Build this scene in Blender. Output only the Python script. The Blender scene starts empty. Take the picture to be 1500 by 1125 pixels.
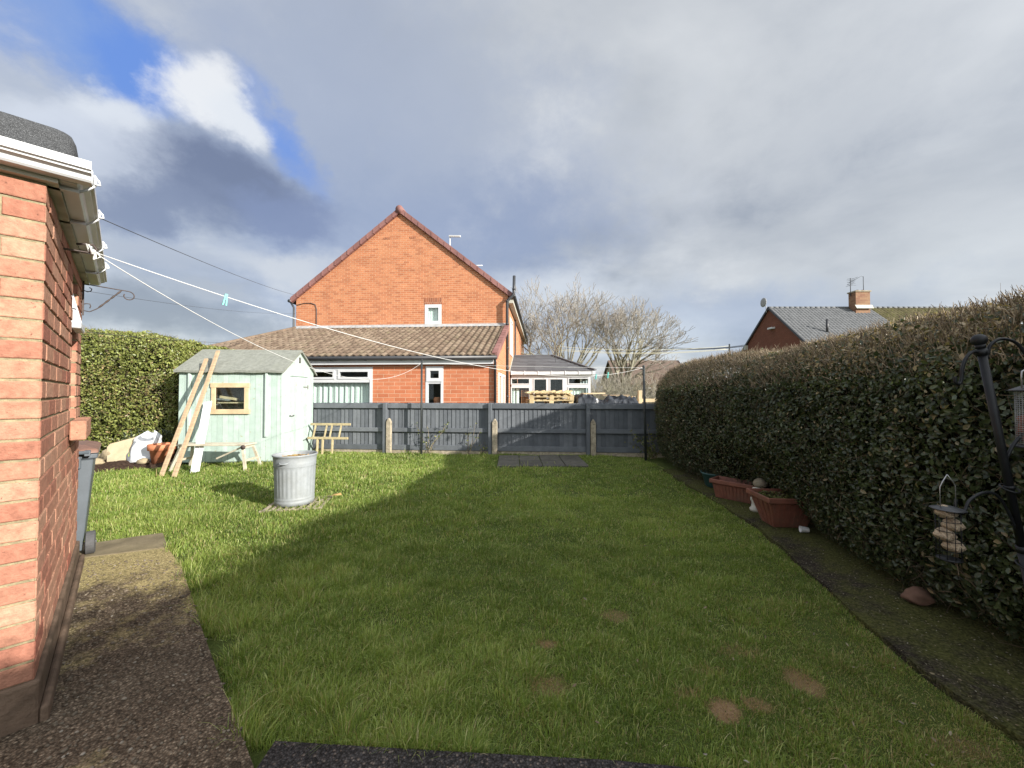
import bpy, bmesh, math, random
import numpy as np
from mathutils import Vector, Matrix

random.seed(7)
RNG = np.random.default_rng(11)
scene = bpy.context.scene
COL = scene.collection
R = math.radians

# ------------------------------------------------------------------ helpers
class MB:
    """collects geometry, links it as ONE mesh object"""
    def __init__(self):
        self.v = []; self.f = []; self.r = []; self.cur = 0.5; self.sm = []; self.smooth = False
    def add(self, vs, fs):
        b = len(self.v)
        for p in vs:
            self.v.append((p[0], p[1], p[2])); self.r.append(self.cur)
        for f in fs:
            self.f.append(tuple(b + i for i in f)); self.sm.append(self.smooth)
        return self
    def box(self, x0, x1, y0, y1, z0, z1):
        if x0 > x1: x0, x1 = x1, x0
        if y0 > y1: y0, y1 = y1, y0
        if z0 > z1: z0, z1 = z1, z0
        return self.add([(x0,y0,z0),(x1,y0,z0),(x1,y1,z0),(x0,y1,z0),(x0,y0,z1),(x1,y0,z1),(x1,y1,z1),(x0,y1,z1)],
                 [(3,2,1,0),(4,5,6,7),(0,1,5,4),(1,2,6,5),(2,3,7,6),(3,0,4,7)])
    def beam(self, p0, p1, w, h, up=(0,0,1)):
        p0 = Vector(p0); p1 = Vector(p1); d = (p1-p0).normalized(); up = Vector(up)
        s = d.cross(up)
        if s.length < 1e-5: s = d.cross(Vector((1,0,0)))
        s.normalize(); u = s.cross(d).normalized()
        a = s*(w/2); b = u*(h/2)
        vs = [p0-a-b, p0+a-b, p0+a+b, p0-a+b, p1-a-b, p1+a-b, p1+a+b, p1-a+b]
        return self.add(vs, [(0,1,2,3),(7,6,5,4),(0,4,5,1),(1,5,6,2),(2,6,7,3),(3,7,4,0)])
    def prism(self, poly, d):
        """poly: list of 3d points (planar), extruded by vector d"""
        n = len(poly); d = Vector(d)
        vs = [Vector(p) for p in poly] + [Vector(p)+d for p in poly]
        fs = [tuple(range(n))[::-1], tuple(range(n, 2*n))]
        for i in range(n):
            j = (i+1) % n
            fs.append((i, j, n+j, n+i))
        return self.add(vs, fs)
    def tube(self, pts, rad, n=8, cap=True):
        pts = [Vector(p) for p in pts]
        if not isinstance(rad, (list, tuple)): rad = [rad]*len(pts)
        vs = []; fs = []
        t = (pts[1]-pts[0]).normalized()
        ref = Vector((0,0,1)) if abs(t.z) < .9 else Vector((1,0,0))
        u = t.cross(ref).normalized()
        for i, p in enumerate(pts):
            if i == 0: t = (pts[1]-pts[0])
            elif i == len(pts)-1: t = pts[-1]-pts[-2]
            else: t = pts[i+1]-pts[i-1]
            t.normalize()
            u = (u - t*u.dot(t))
            if u.length < 1e-6: u = t.orthogonal()
            u.normalize(); w = t.cross(u)
            for k in range(n):
                a = 2*math.pi*k/n
                vs.append(p + (u*math.cos(a) + w*math.sin(a))*rad[i])
        for i in range(len(pts)-1):
            for k in range(n):
                k2 = (k+1) % n
                fs.append((i*n+k, i*n+k2, (i+1)*n+k2, (i+1)*n+k))
        if cap:
            fs.append(tuple(range(n))[::-1]); fs.append(tuple(range((len(pts)-1)*n, len(pts)*n)))
        s = self.smooth; self.smooth = True; self.add(vs, fs); self.smooth = s
        return self
    def lathe(self, prof, n=32, c=(0,0,0), sx=1, sy=1):
        vs = []; fs = []
        for r_, z in prof:
            for k in range(n):
                a = 2*math.pi*k/n
                vs.append((c[0]+r_*sx*math.cos(a), c[1]+r_*sy*math.sin(a), c[2]+z))
        for i in range(len(prof)-1):
            for k in range(n):
                k2 = (k+1) % n
                fs.append((i*n+k, i*n+k2, (i+1)*n+k2, (i+1)*n+k))
        s = self.smooth; self.smooth = True; self.add(vs, fs); self.smooth = s
        return self
    def sphere(self, c, r, n=16, m=10, sc=(1,1,1), jit=0):
        prof = []
        vs = []; fs = []
        for i in range(m+1):
            th = math.pi*i/m
            for k in range(n):
                a = 2*math.pi*k/n
                d = Vector((math.sin(th)*math.cos(a), math.sin(th)*math.sin(a), -math.cos(th)))
                q = 1 + jit*(math.sin(d.x*5+c[0]*9+d.z*3)+math.sin(d.y*6+c[1]*7)+math.sin(d.z*7+d.x*4+c[0]*5))/3
                vs.append((c[0]+d.x*r*sc[0]*q, c[1]+d.y*r*sc[1]*q, c[2]+d.z*r*sc[2]*q))
        for i in range(m):
            for k in range(n):
                k2 = (k+1) % n
                fs.append((i*n+k, i*n+k2, (i+1)*n+k2, (i+1)*n+k))
        s = self.smooth; self.smooth = True; self.add(vs, fs); self.smooth = s
        return self
    def build(self, name, mat, parent=None, world=False, bevel=0, seg=1, attr=True):
        vs = np.array(self.v, dtype=np.float64)
        off = Vector((0,0,0))
        if parent is not None and world:
            M = np.array(gmat(parent).inverted())
            vs = vs @ M[:3,:3].T + M[:3,3]
        if parent is None:
            off = Vector(((vs[:,0].min()+vs[:,0].max())/2, (vs[:,1].min()+vs[:,1].max())/2, vs[:,2].min()))
            vs = vs - np.array(off)
        me = bpy.data.meshes.new(name)
        me.from_pydata(vs.tolist(), [], self.f)
        me.polygons.foreach_set('use_smooth', self.sm)
        a = me.attributes.new('rnd', 'FLOAT', 'POINT'); a.data.foreach_set('value', self.r)
        box_uv(me)
        me.materials.append(mat)
        me.update()
        o = bpy.data.objects.new(name, me); COL.objects.link(o)
        o.location = off
        if parent is not None: o.parent = parent
        if bevel:
            m = o.modifiers.new('bevel', 'BEVEL'); m.width = bevel; m.segments = seg
            m.limit_method = 'ANGLE'; m.angle_limit = R(40)
        return o

def gmat(o):
    m = Matrix.LocRotScale(o.location, o.rotation_euler, o.scale)
    return gmat(o.parent) @ m if o.parent else m

def box_uv(me):
    n = len(me.loops)
    if n == 0: return
    uv = me.uv_layers.new(name='UVMap')
    co = np.empty(len(me.vertices)*3); me.vertices.foreach_get('co', co); co = co.reshape(-1,3)
    li = np.empty(n, dtype=np.int32); me.loops.foreach_get('vertex_index', li)
    pn = np.empty(len(me.polygons)*3); me.polygons.foreach_get('normal', pn); pn = pn.reshape(-1,3)
    lt = np.empty(len(me.polygons), dtype=np.int32); me.polygons.foreach_get('loop_total', lt)
    ln = np.repeat(pn, lt, axis=0)
    c = co[li]
    ax = np.argmax(np.abs(ln), axis=1)
    out = np.empty((n,2))
    m = ax == 0; out[m] = c[m][:, [1,2]]
    m = ax == 1; out[m] = c[m][:, [0,2]]
    m = ax == 2; out[m] = c[m][:, [0,1]]
    uv.data.foreach_set('uv', out.ravel())

def np_mesh(name, V, F, mat, rnd=None, parent=None, smooth=False, extra=None):
    """V (n,3), F (m,k) index array or list of arrays with different k"""
    me = bpy.data.meshes.new(name)
    Fs = F if isinstance(F, list) else [F]
    tot = sum(f.size for f in Fs); npoly = sum(len(f) for f in Fs)
    me.vertices.add(len(V)); me.vertices.foreach_set('co', np.ascontiguousarray(V, dtype=np.float32).ravel())
    me.loops.add(tot); me.polygons.add(npoly)
    me.loops.foreach_set('vertex_index', np.concatenate([f.ravel() for f in Fs]).astype(np.int32))
    lt = np.concatenate([np.full(len(f), f.shape[1]) for f in Fs]).astype(np.int32)
    ls = np.concatenate([[0], np.cumsum(lt)[:-1]]).astype(np.int32)
    me.polygons.foreach_set('loop_start', ls)
    me.polygons.foreach_set('loop_total', lt)
    if smooth: me.polygons.foreach_set('use_smooth', np.ones(npoly, dtype=bool))
    me.update(calc_edges=True)
    if rnd is not None:
        a = me.attributes.new('rnd', 'FLOAT', 'POINT'); a.data.foreach_set('value', np.asarray(rnd, dtype=np.float32))
    if extra is not None:
        a = me.attributes.new('dry', 'FLOAT', 'POINT'); a.data.foreach_set('value', np.asarray(extra, dtype=np.float32))
    me.materials.append(mat)
    o = bpy.data.objects.new(name, me); COL.objects.link(o)
    if parent is not None: o.parent = parent
    return o

def thing(name, label, cat, loc=(0,0,0), rz=0, group=None):
    o = bpy.data.objects.new(name, None); COL.objects.link(o)
    o.empty_display_size = .2
    o.location = loc; o.rotation_euler = (0,0,rz)
    return tag(o, label, cat, group)

def tag(o, label, cat, group=None):
    o['label'] = label; o['category'] = cat
    if group: o['group'] = group
    return o

def struct(o, kind='structure'):
    o['kind'] = kind
    return o

# ------------------------------------------------------------------ materials
def newmat(name):
    m = bpy.data.materials.new(name); m.use_nodes = True
    nt = m.node_tree; nt.nodes.clear()
    out = nt.nodes.new('ShaderNodeOutputMaterial')
    b = nt.nodes.new('ShaderNodeBsdfPrincipled')
    nt.links.new(b.outputs[0], out.inputs[0])
    return m, nt, b, out

def N(nt, t, **kw):
    n = nt.nodes.new(t)
    for k, v in kw.items(): setattr(n, k, v)
    return n

def noise(nt, scale, detail=4, rough=.55, coord='Object', vec=None, stretch=None):
    n = N(nt, 'ShaderNodeTexNoise')
    n.inputs['Scale'].default_value = scale; n.inputs['Detail'].default_value = detail
    n.inputs['Roughness'].default_value = rough
    if vec is None:
        tc = N(nt, 'ShaderNodeTexCoord'); vec = tc.outputs[coord]
    if stretch:
        mp = N(nt, 'ShaderNodeMapping'); mp.inputs['Scale'].default_value = stretch
        nt.links.new(vec, mp.inputs[0]); vec = mp.outputs[0]
    nt.links.new(vec, n.inputs['Vector'])
    return n.outputs[0]

def ramp(nt, fac, stops):
    r = N(nt, 'ShaderNodeValToRGB')
    els = r.color_ramp.elements
    while len(els) > 1: els.remove(els[-1])
    els[0].position = stops[0][0]; els[0].color = (*stops[0][1], 1) if len(stops[0][1]) == 3 else stops[0][1]
    for p, c in stops[1:]:
        e = els.new(p); e.color = (*c, 1)
    nt.links.new(fac, r.inputs[0])
    return r.outputs[0]

def mix(nt, fac, a, b, mode='MIX'):
    m = N(nt, 'ShaderNodeMix', data_type='RGBA', blend_type=mode)
    for sock, val in ((m.inputs[0], fac), (m.inputs[6], a), (m.inputs[7], b)):
        if hasattr(val, 'links'): nt.links.new(val, sock)
        elif isinstance(val, (int, float)): sock.default_value = val
        else: sock.default_value = (*val, 1)
    return m.outputs[2]

def mathn(nt, op, a, b=None, clamp=False):
    m = N(nt, 'ShaderNodeMath', operation=op); m.use_clamp = clamp
    for s, v in ((m.inputs[0], a), (m.inputs[1], b)):
        if v is None: continue
        if hasattr(v, 'links'): nt.links.new(v, s)
        else: s.default_value = v
    return m.outputs[0]

def bumpn(nt, b, h, strength=.3, dist=.01):
    n = N(nt, 'ShaderNodeBump'); n.inputs['Strength'].default_value = strength; n.inputs['Distance'].default_value = dist
    nt.links.new(h, n.inputs['Height']); nt.links.new(n.outputs[0], b.inputs['Normal'])

def simple(name, col, rough=.6, var=.2, scale=6, bump=.15, bscale=60, metal=0, spec=.5, stretch=None, dirt=None, dirt_amt=.4, coat=0):
    m, nt, b, out = newmat(name)
    lo = tuple(c*(1-var) for c in col); hi = tuple(min(1, c*(1+var)) for c in col)
    c = ramp(nt, noise(nt, scale, 6, .6, stretch=stretch), [(.3, lo), (.7, hi)])
    if dirt:
        d = ramp(nt, noise(nt, scale*.4, 8, .7), [(.48, (0,0,0)), (.72, (dirt_amt,)*3)])
        c = mix(nt, d, c, dirt)
    nt.links.new(c, b.inputs['Base Color'])
    b.inputs['Roughness'].default_value = rough; b.inputs['Metallic'].default_value = metal
    b.inputs['Specular IOR Level'].default_value = spec
    if bump: bumpn(nt, b, noise(nt, bscale, 4, .6, stretch=stretch), bump, .01)
    return m

def attrmat(name, stops, rough=.6, nvar=.25, nscale=15, bump=.3, bscale=80, spec=.4, bdist=.01, spots=None):
    m, nt, b, out = newmat(name)
    at = N(nt, 'ShaderNodeAttribute', attribute_name='rnd')
    c = ramp(nt, at.outputs['Fac'], stops)
    n = ramp(nt, noise(nt, nscale, 6, .65), [(.25, (1-nvar,)*3), (.75, (1+nvar*.5,)*3)])
    c = mix(nt, 1.0, c, n, 'MULTIPLY')
    if spots:
        s = ramp(nt, noise(nt, spots[1], 3, .6), [(spots[2], (0,0,0)), (spots[2]+.08, (1,1,1))])
        c = mix(nt, s, c, spots[0])
    nt.links.new(c, b.inputs['Base Color'])
    b.inputs['Roughness'].default_value = rough; b.inputs['Specular IOR Level'].default_value = spec
    if bump: bumpn(nt, b, noise(nt, bscale, 5, .65), bump, bdist)
    return m

def leafmat(name, stops, dry=None, rough=.42, trans=.25, spec=.5):
    m, nt, b, out = newmat(name)
    at = N(nt, 'ShaderNodeAttribute', attribute_name='rnd')
    c = ramp(nt, at.outputs['Fac'], stops)
    if dry:
        ad = N(nt, 'ShaderNodeAttribute', attribute_name='dry')
        c = mix(nt, ad.outputs['Fac'], c, dry)
    nt.links.new(c, b.inputs['Base Color'])
    b.inputs['Roughness'].default_value = rough; b.inputs['Specular IOR Level'].default_value = spec
    t = N(nt, 'ShaderNodeBsdfTranslucent')
    c2 = mix(nt, 1.0, c, (1.25, 1.25, .6), 'MULTIPLY')
    nt.links.new(c2, t.inputs[0])
    ms = N(nt, 'ShaderNodeMixShader'); ms.inputs[0].default_value = trans
    nt.links.new(b.outputs[0], ms.inputs[1]); nt.links.new(t.outputs[0], ms.inputs[2])
    nt.links.new(ms.outputs[0], out.inputs[0])
    return m

def brickmat(name, c1, c2, mortar, bw=.225, rh=.078, ms=.010, dark=(.25,.1,.06), darkamt=.5, bias=0, rough=.85):
    m, nt, b, out = newmat(name)
    tc = N(nt, 'ShaderNodeTexCoord')
    br = N(nt, 'ShaderNodeTexBrick')
    br.offset = .5
    br.inputs['Scale'].default_value = 1; br.inputs['Brick Width'].default_value = bw; br.inputs['Row Height'].default_value = rh
    br.inputs['Mortar Size'].default_value = ms/2; br.inputs['Mortar Smooth'].default_value = .2; br.inputs['Bias'].default_value = bias
    br.inputs['Color1'].default_value = (*c1,1); br.inputs['Color2'].default_value = (*c2,1); br.inputs['Mortar'].default_value = (*mortar,1)
    nt.links.new(tc.outputs['UV'], br.inputs['Vector'])
    # per-brick darker ones: same lattice, black / white
    br2 = N(nt, 'ShaderNodeTexBrick'); br2.offset = .5
    for k in ('Scale','Brick Width','Row Height','Mortar Size','Mortar Smooth'):
        br2.inputs[k].default_value = br.inputs[k].default_value
    br2.inputs['Bias'].default_value = -.55
    br2.inputs['Color1'].default_value = (0,0,0,1); br2.inputs['Color2'].default_value = (1,1,1,1); br2.inputs['Mortar'].default_value = (0,0,0,1)
    nt.links.new(tc.outputs['UV'], br2.inputs['Vector'])
    f = mathn(nt, 'MULTIPLY', br2.outputs[0], darkamt)
    c = mix(nt, f, br.outputs[0], dark)
    n = ramp(nt, noise(nt, 2.2, 8, .7), [(.3, (.86,.84,.82)), (.7, (1.1,1.08,1.05))])
    c = mix(nt, 1.0, c, n, 'MULTIPLY')
    n2 = ramp(nt, noise(nt, 40, 3, .7), [(.3, (.85,.85,.85)), (.7, (1.1,1.1,1.1))])
    c = mix(nt, 1.0, c, n2, 'MULTIPLY')
    nt.links.new(c, b.inputs['Base Color']); b.inputs['Roughness'].default_value = rough
    b.inputs['Specular IOR Level'].default_value = .2
    inv = mathn(nt, 'SUBTRACT', 1.0, br.outputs['Fac'])
    bumpn(nt, b, inv, .5, .008)
    return m

def glassmat(name, tint=(.9,.95,.95)):
    m, nt, b, out = newmat(name)
    nt.nodes.remove(b)
    t = N(nt, 'ShaderNodeBsdfTransparent'); t.inputs[0].default_value = (*tint,1)
    g = N(nt, 'ShaderNodeBsdfGlossy'); g.inputs['Roughness'].default_value = .02
    fr = N(nt, 'ShaderNodeFresnel'); fr.inputs[0].default_value = 1.55
    ge = N(nt, 'ShaderNodeNewGeometry'); ok_ = mathn(nt, 'SUBTRACT', 1.0, ge.outputs['Backfacing'])
    f = mathn(nt, 'MULTIPLY', mathn(nt, 'MULTIPLY', fr.outputs[0], 1.6, True), ok_)
    ms = N(nt, 'ShaderNodeMixShader')
    nt.links.new(f, ms.inputs[0]); nt.links.new(t.outputs[0], ms.inputs[1]); nt.links.new(g.outputs[0], ms.inputs[2])
    nt.links.new(ms.outputs[0], out.inputs[0])
    return m

M = {}
M['brick_near'] = attrmat('brick_near', [(0,(.36,.150,.100)),(.3,(.41,.195,.130)),(.6,(.455,.235,.155)),(.85,(.49,.275,.185)),(1,(.34,.125,.085))],
                          rough=.9, nvar=.42, nscale=26, bump=.9, bscale=95, spec=.2, bdist=.006, spots=((.15,.065,.045), 55, .66))
M['mortar'] = simple('mortar', (.30,.25,.155), .95, .35, 30, .6, 160, spec=.1, dirt=(.14,.13,.08), dirt_amt=.7)
M['brick_gable'] = brickmat('brick_gable', (.50,.215,.110), (.42,.155,.078), (.56,.42,.29), dark=(.27,.12,.065), darkamt=.65)
M['brick_ext'] = brickmat('brick_ext', (.53,.20,.105), (.45,.16,.08), (.56,.40,.28), bw=.33, rh=.112, ms=.013, dark=(.40,.10,.05), darkamt=.5)
M['brick_far'] = brickmat('brick_far', (.20,.075,.05), (.15,.058,.04), (.22,.14,.10))
M['brick_chim'] = brickmat('brick_chim', (.30,.18,.11), (.22,.12,.08), (.34,.27,.20), bw=.45, rh=.16)
M['brick_soldier'] = brickmat('brick_soldier', (.34,.13,.07), (.25,.10,.06), (.5,.36,.25), bw=.085, rh=.26)
M['pvc'] = simple('white_plastic', (.58,.59,.60), .35, .06, 3, .02, 30)
M['pvc_dirty'] = simple('weathered_white_plastic', (.46,.45,.39), .5, .15, 8, .05, 40, dirt=(.26,.25,.17), dirt_amt=.7)
M['white_board'] = simple('white_painted_timber', (.70,.70,.71), .5, .05, 4, .08, 30)
M['felt'] = attrmat('roof_felt', [(0,(.06,.062,.066)),(1,(.08,.083,.088))], rough=.95, nvar=.6, nscale=140, bump=.8, bscale=170, spec=.2, spots=((.26,.27,.28), 420, .58))
M['shed_felt'] = simple('green_mineral_felt', (.215,.222,.195), .95, .2, 14, .5, 160, spec=.15, dirt=(.19,.20,.16), dirt_amt=.5)
M['glass'] = glassmat('window_glass')
M['dark'] = simple('dark_interior', (.03,.03,.032), .9, .3, 5, 0)
M['curtain'] = simple('lace_curtain', (.84,.85,.78), .9, .10, 25, .2, 120, spec=.1)
M['roof_brown'] = attrmat('weathered_clay_tile', [(0,(.135,.098,.072)),(.4,(.18,.133,.097)),(.75,(.215,.165,.122)),(1,(.17,.133,.092))], rough=.9, nvar=.45, nscale=7, bump=.4, bscale=60, spec=.15,
                          spots=((.15,.14,.06), 9, .66))
M['roof_grey'] = attrmat('grey_concrete_tile', [(0,(.105,.11,.116)),(1,(.14,.145,.152))], rough=.7, nvar=.2, nscale=4, bump=.2, spec=.3)
M['roof_moss'] = attrmat('mossy_tile', [(0,(.095,.085,.045)),(1,(.135,.12,.065))], rough=.95, nvar=.5, nscale=3, bump=.4, spec=.1, spots=((.115,.115,.04), 4, .55))
M['roof_slate'] = attrmat('grey_roof_sheet', [(0,(.11,.11,.117)),(1,(.145,.145,.153))], rough=.65, nvar=.15, nscale=4, bump=.1, spec=.3)
M['verge'] = attrmat('purple_brown_tile', [(0,(.20,.095,.085)),(1,(.27,.135,.12))], rough=.7, nvar=.2, nscale=8, bump=.2, spec=.3)
M['lead'] = simple('lead_flashing', (.34,.34,.34), .7, .25, 8, .2, 40)
M['black_plastic'] = simple('black_plastic_pipe', (.035,.036,.04), .4, .2, 10, .03, 60)
M['iron'] = simple('rusty_iron', (.06,.042,.036), .7, .4, 60, .2, 120)
M['fence'] = attrmat('slate_grey_painted_timber', [(0,(.095,.105,.118)),(.5,(.125,.136,.150)),(1,(.155,.167,.182))], rough=.75, nvar=.25, nscale=5, bump=.35, bscale=40, spec=.25)
M['concrete'] = attrmat('weathered_concrete', [(0,(.36,.31,.23)),(1,(.42,.36,.27))], rough=.95, nvar=.5, nscale=12, bump=.6, bscale=70, spec=.1, spots=((.13,.12,.07), 18, .6))
M['pane_backing'] = simple('grey_mesh_reflection', (.22,.22,.21), .95, .5, 30, .4, 90)  # grey mesh tone, with the shed pane's reflection put into its colour
M['render'] = simple('cream_render', (.40,.34,.25), .9, .15, 3, .2, 20)
M['roof_cot'] = simple('brown_plain_tile', (.12,.085,.065), .9, .3, 2, .3, 8, stretch=(1,1,4))
M['plinth'] = simple('stained_render', (.15,.105,.075), .95, .35, 9, .7, 60, spec=.1, dirt=(.07,.055,.04), dirt_amt=.8)
M['shed'] = attrmat('mint_painted_board', [(0,(.38,.475,.425)),(.5,(.42,.515,.465)),(1,(.46,.55,.50))], rough=.75, nvar=.22, nscale=5, bump=.35, bscale=60, spec=.2, spots=((.33,.33,.22), 13, .64))
M['raw_timber'] = simple('raw_timber', (.40,.29,.185), .8, .25, 4, .3, 40, stretch=(1,1,12), spec=.2)
M['pine'] = simple('pale_pine', (.52,.40,.25), .75, .2, 5, .2, 40, spec=.2)
M['pine_new'] = simple('yellow_pine', (.50,.39,.22), .7, .2, 6, .2, 40, spec=.2)
M['old_paint'] = simple('chipped_cream_paint', (.50,.46,.36), .75, .15, 9, .3, 70, dirt=(.30,.22,.14), dirt_amt=.7)
M['weathered'] = simple('weathered_timber', (.40,.33,.19), .85, .25, 10, .3, 50)
M['galv'] = simple('galvanised_steel', (.26,.28,.292), .55, .10, 14, .06, 30, metal=.0, spec=.6, dirt=(.20,.21,.20), dirt_amt=.6)
M['terracotta'] = simple('terracotta', (.50,.175,.085), .75, .2, 6, .15, 60, dirt=(.42,.24,.15), dirt_amt=.5)
M['terr_plastic'] = simple('terracotta_plastic', (.20,.075,.05), .55, .25, 9, .08, 60, dirt=(.12,.085,.06), dirt_amt=.8)
M['teal_plastic'] = simple('dark_teal_plastic', (.03,.085,.085), .45, .2, 6, .05, 60)
M['bag'] = simple('white_plastic_sack', (.52,.53,.54), .35, .06, 6, .1, 20)
M['bag_print'] = simple('printed_grey_patch', (.20,.21,.23), .4, .3, 12, .1, 20)
M['bag_lime'] = simple('printed_lime_patch', (.52,.60,.12), .4, .2, 12, .1, 20)
M['netting'] = simple('black_garden_net', (.05,.07,.05), .7, .3, 30, 0)
M['soil'] = simple('dark_soil', (.045,.028,.020), .95, .6, 30, 1.0, 40, spec=.1)
M['bin_grey'] = simple('charcoal_bin_plastic', (.085,.10,.115), .5, .12, 5, .06, 90)
M['bin_lid'] = simple('brown_lid_plastic', (.19,.10,.07), .5, .25, 10, .05, 60)
M['rubber'] = simple('dusty_rubber', (.07,.07,.072), .8, .3, 14, .1, 60)
M['steel'] = simple('dull_steel', (.40,.40,.40), .4, .2, 20, .05, 60, metal=.8)
M['black_metal'] = simple('black_painted_metal', (.012,.013,.015), .45, .3, 20, .08, 90, spec=.3)
M['pole_black'] = simple('dark_green_black_pole', (.030,.034,.034), .5, .3, 12, .1, 60)
M['rope'] = simple('white_cord', (.62,.62,.60), .6, .05, 30, .1, 100)
M['rope_yellow'] = simple('cream_cord', (.52,.48,.33), .6, .05, 30, .1, 100)
M['cable'] = simple('dark_cable', (.05,.055,.065), .6, .1, 10, 0)
M['peg'] = simple('teal_peg_plastic', (.12,.50,.44), .4, .08, 10, .02)
M['suet'] = simple('suet_ball', (.46,.36,.25), .9, .45, 110, 1.0, 160, dirt=(.20,.14,.08), dirt_amt=.8)
M['peanut'] = attrmat('peanut', [(0,(.25,.09,.06)),(1,(.42,.17,.11))], rough=.7, nvar=.3, nscale=60, bump=.2)
M['stone'] = simple('sandstone', (.30,.24,.15), .9, .3, 8, .7, 25, dirt=(.22,.20,.13), dirt_amt=.6)
M['stone_red'] = simple('reddish_stone', (.17,.095,.065), .9, .3, 10, .5, 30)
M['plaster'] = simple('mossy_white_plaster', (.58,.56,.49), .85, .15, 10, .3, 40, dirt=(.22,.24,.12), dirt_amt=.8)
M['tarp'] = simple('dark_plastic_sheet', (.022,.025,.031), .33, .35, 5, .2, 18)
M['white'] = simple('white_ceramic', (.80,.80,.80), .3, .05, 10, 0)
M['moss'] = simple('moss', (.13,.16,.03), .95, .5, 40, .8, 60, spec=.1)
M['dead_leaf'] = attrmat('dead_leaves', [(0,(.30,.17,.06)),(.5,(.48,.30,.11)),(1,(.26,.22,.05))], rough=.8, nvar=.3, nscale=40, bump=.1)
M['twig'] = attrmat('hedge_twig', [(0,(.07,.05,.03)),(.6,(.18,.135,.085)),(1,(.44,.35,.24))], rough=.85, nvar=.3, nscale=30, bump=.1)
M['bark'] = attrmat('pale_lichen_bark', [(0,(.22,.21,.15)),(.5,(.31,.29,.22)),(1,(.34,.31,.27))], rough=.9, nvar=.4, nscale=8, bump=.3)
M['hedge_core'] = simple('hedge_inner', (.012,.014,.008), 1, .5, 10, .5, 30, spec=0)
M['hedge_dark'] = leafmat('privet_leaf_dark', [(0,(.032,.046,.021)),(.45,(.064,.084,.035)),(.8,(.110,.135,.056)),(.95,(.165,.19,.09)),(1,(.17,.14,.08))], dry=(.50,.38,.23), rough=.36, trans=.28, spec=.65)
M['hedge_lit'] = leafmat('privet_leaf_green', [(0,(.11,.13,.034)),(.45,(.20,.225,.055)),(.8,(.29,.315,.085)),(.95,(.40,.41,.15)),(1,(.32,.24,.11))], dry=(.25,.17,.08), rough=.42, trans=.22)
M['weed'] = leafmat('weed_leaf', [(0,(.05,.08,.02)),(1,(.20,.19,.06))], rough=.5)
M['grass'] = leafmat('grass_blade', [(0,(.080,.125,.027)),(.35,(.172,.250,.046)),(.7,(.30,.385,.086)),(.93,(.42,.45,.165)),(1,(.54,.48,.27))], dry=(.38,.27,.14), rough=.48, trans=.36, spec=.4)

# ground materials -------------------------------------------------
def groundmat():
    m, nt, b, out = newmat('lawn_soil')
    c = ramp(nt, noise(nt, 9, 8, .7), [(.3,(.05,.068,.018)),(.6,(.085,.108,.028)),(.75,(.12,.105,.045))])
    ad = N(nt, 'ShaderNodeAttribute', attribute_name='dry')
    dc = ramp(nt, noise(nt, 60, 5, .7), [(.3,(.16,.10,.055)),(.7,(.30,.20,.11))])
    c = mix(nt, ad.outputs['Fac'], c, dc)
    nt.links.new(c, b.inputs['Base Color']); b.inputs['Roughness'].default_value = .95; b.inputs['Specular IOR Level'].default_value = .1
    bumpn(nt, b, noise(nt, 60, 4, .6), .8, .02)
    return m
M['lawn'] = groundmat()

def pathmat(name, base, moss, mossthr, light, scale=1.0, mscale=1.3, spec=.12, grad=None):
    """exposed-aggregate concrete: voronoi pebbles in a dark binder, moss patches"""
    m, nt, b, out = newmat(name)
    tc = N(nt, 'ShaderNodeTexCoord')
    v1 = N(nt, 'ShaderNodeTexVoronoi'); v1.inputs['Scale'].default_value = 95*scale
    v2 = N(nt, 'ShaderNodeTexVoronoi'); v2.inputs['Scale'].default_value = 45*scale
    for v in (v1, v2): nt.links.new(tc.outputs['Object'], v.inputs['Vector'])
    g = N(nt, 'ShaderNodeSeparateColor'); nt.links.new(v1.outputs['Color'], g.inputs[0])
    c = ramp(nt, g.outputs[0], [(0, tuple(x*.45 for x in base)), (.5, base), (.88, tuple(x*1.3 for x in base)), (.965, light), (1, light)])
    edge = ramp(nt, v1.outputs['Distance'], [(.25,(1,1,1)),(.62,(.52,.50,.48))])
    c = mix(nt, 1.0, c, edge, 'MULTIPLY')
    big = ramp(nt, noise(nt, 2.5, 6, .65), [(.3,(.7,.68,.66)),(.7,(1.15,1.12,1.08))])
    c = mix(nt, 1.0, c, big, 'MULTIPLY')
    mv = noise(nt, mscale, 9, .72)
    if grad:
        ge = N(nt, 'ShaderNodeNewGeometry'); sp_ = N(nt, 'ShaderNodeSeparateXYZ'); nt.links.new(ge.outputs['Position'], sp_.inputs[0])
        mr = N(nt, 'ShaderNodeMapRange'); nt.links.new(sp_.outputs[1], mr.inputs[0]); mr.inputs[1].default_value = grad[0]; mr.inputs[2].default_value = grad[1]; mr.inputs[3].default_value = -.08; mr.inputs[4].default_value = grad[2]
        mv = mathn(nt, 'ADD', mv, mr.outputs[0])
    mn = ramp(nt, mv, [(mossthr,(0,0,0)),(mossthr+.14,(.8,.8,.8))])
    mc = mix(nt, 1.0, ramp(nt, g.outputs[0], [(0,(.55,.55,.5)),(1,(1.35,1.3,1.25))]), moss, 'MULTIPLY')
    c = mix(nt, mn, c, mc)
    nt.links.new(c, b.inputs['Base Color']); b.inputs['Roughness'].default_value = .9; b.inputs['Specular IOR Level'].default_value = spec
    h = mathn(nt, 'ADD', mathn(nt, 'MULTIPLY', v1.outputs['Distance'], -.8), mathn(nt, 'MULTIPLY', v2.outputs['Distance'], -.5))
    bumpn(nt, b, h, .9, .012)
    return m
M['path_left'] = pathmat('aggregate_path', (.170,.135,.100), (.40,.34,.17), .50, (.34,.28,.21), 1.0, 1.5, grad=(1.9,3.6,.22))
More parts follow.
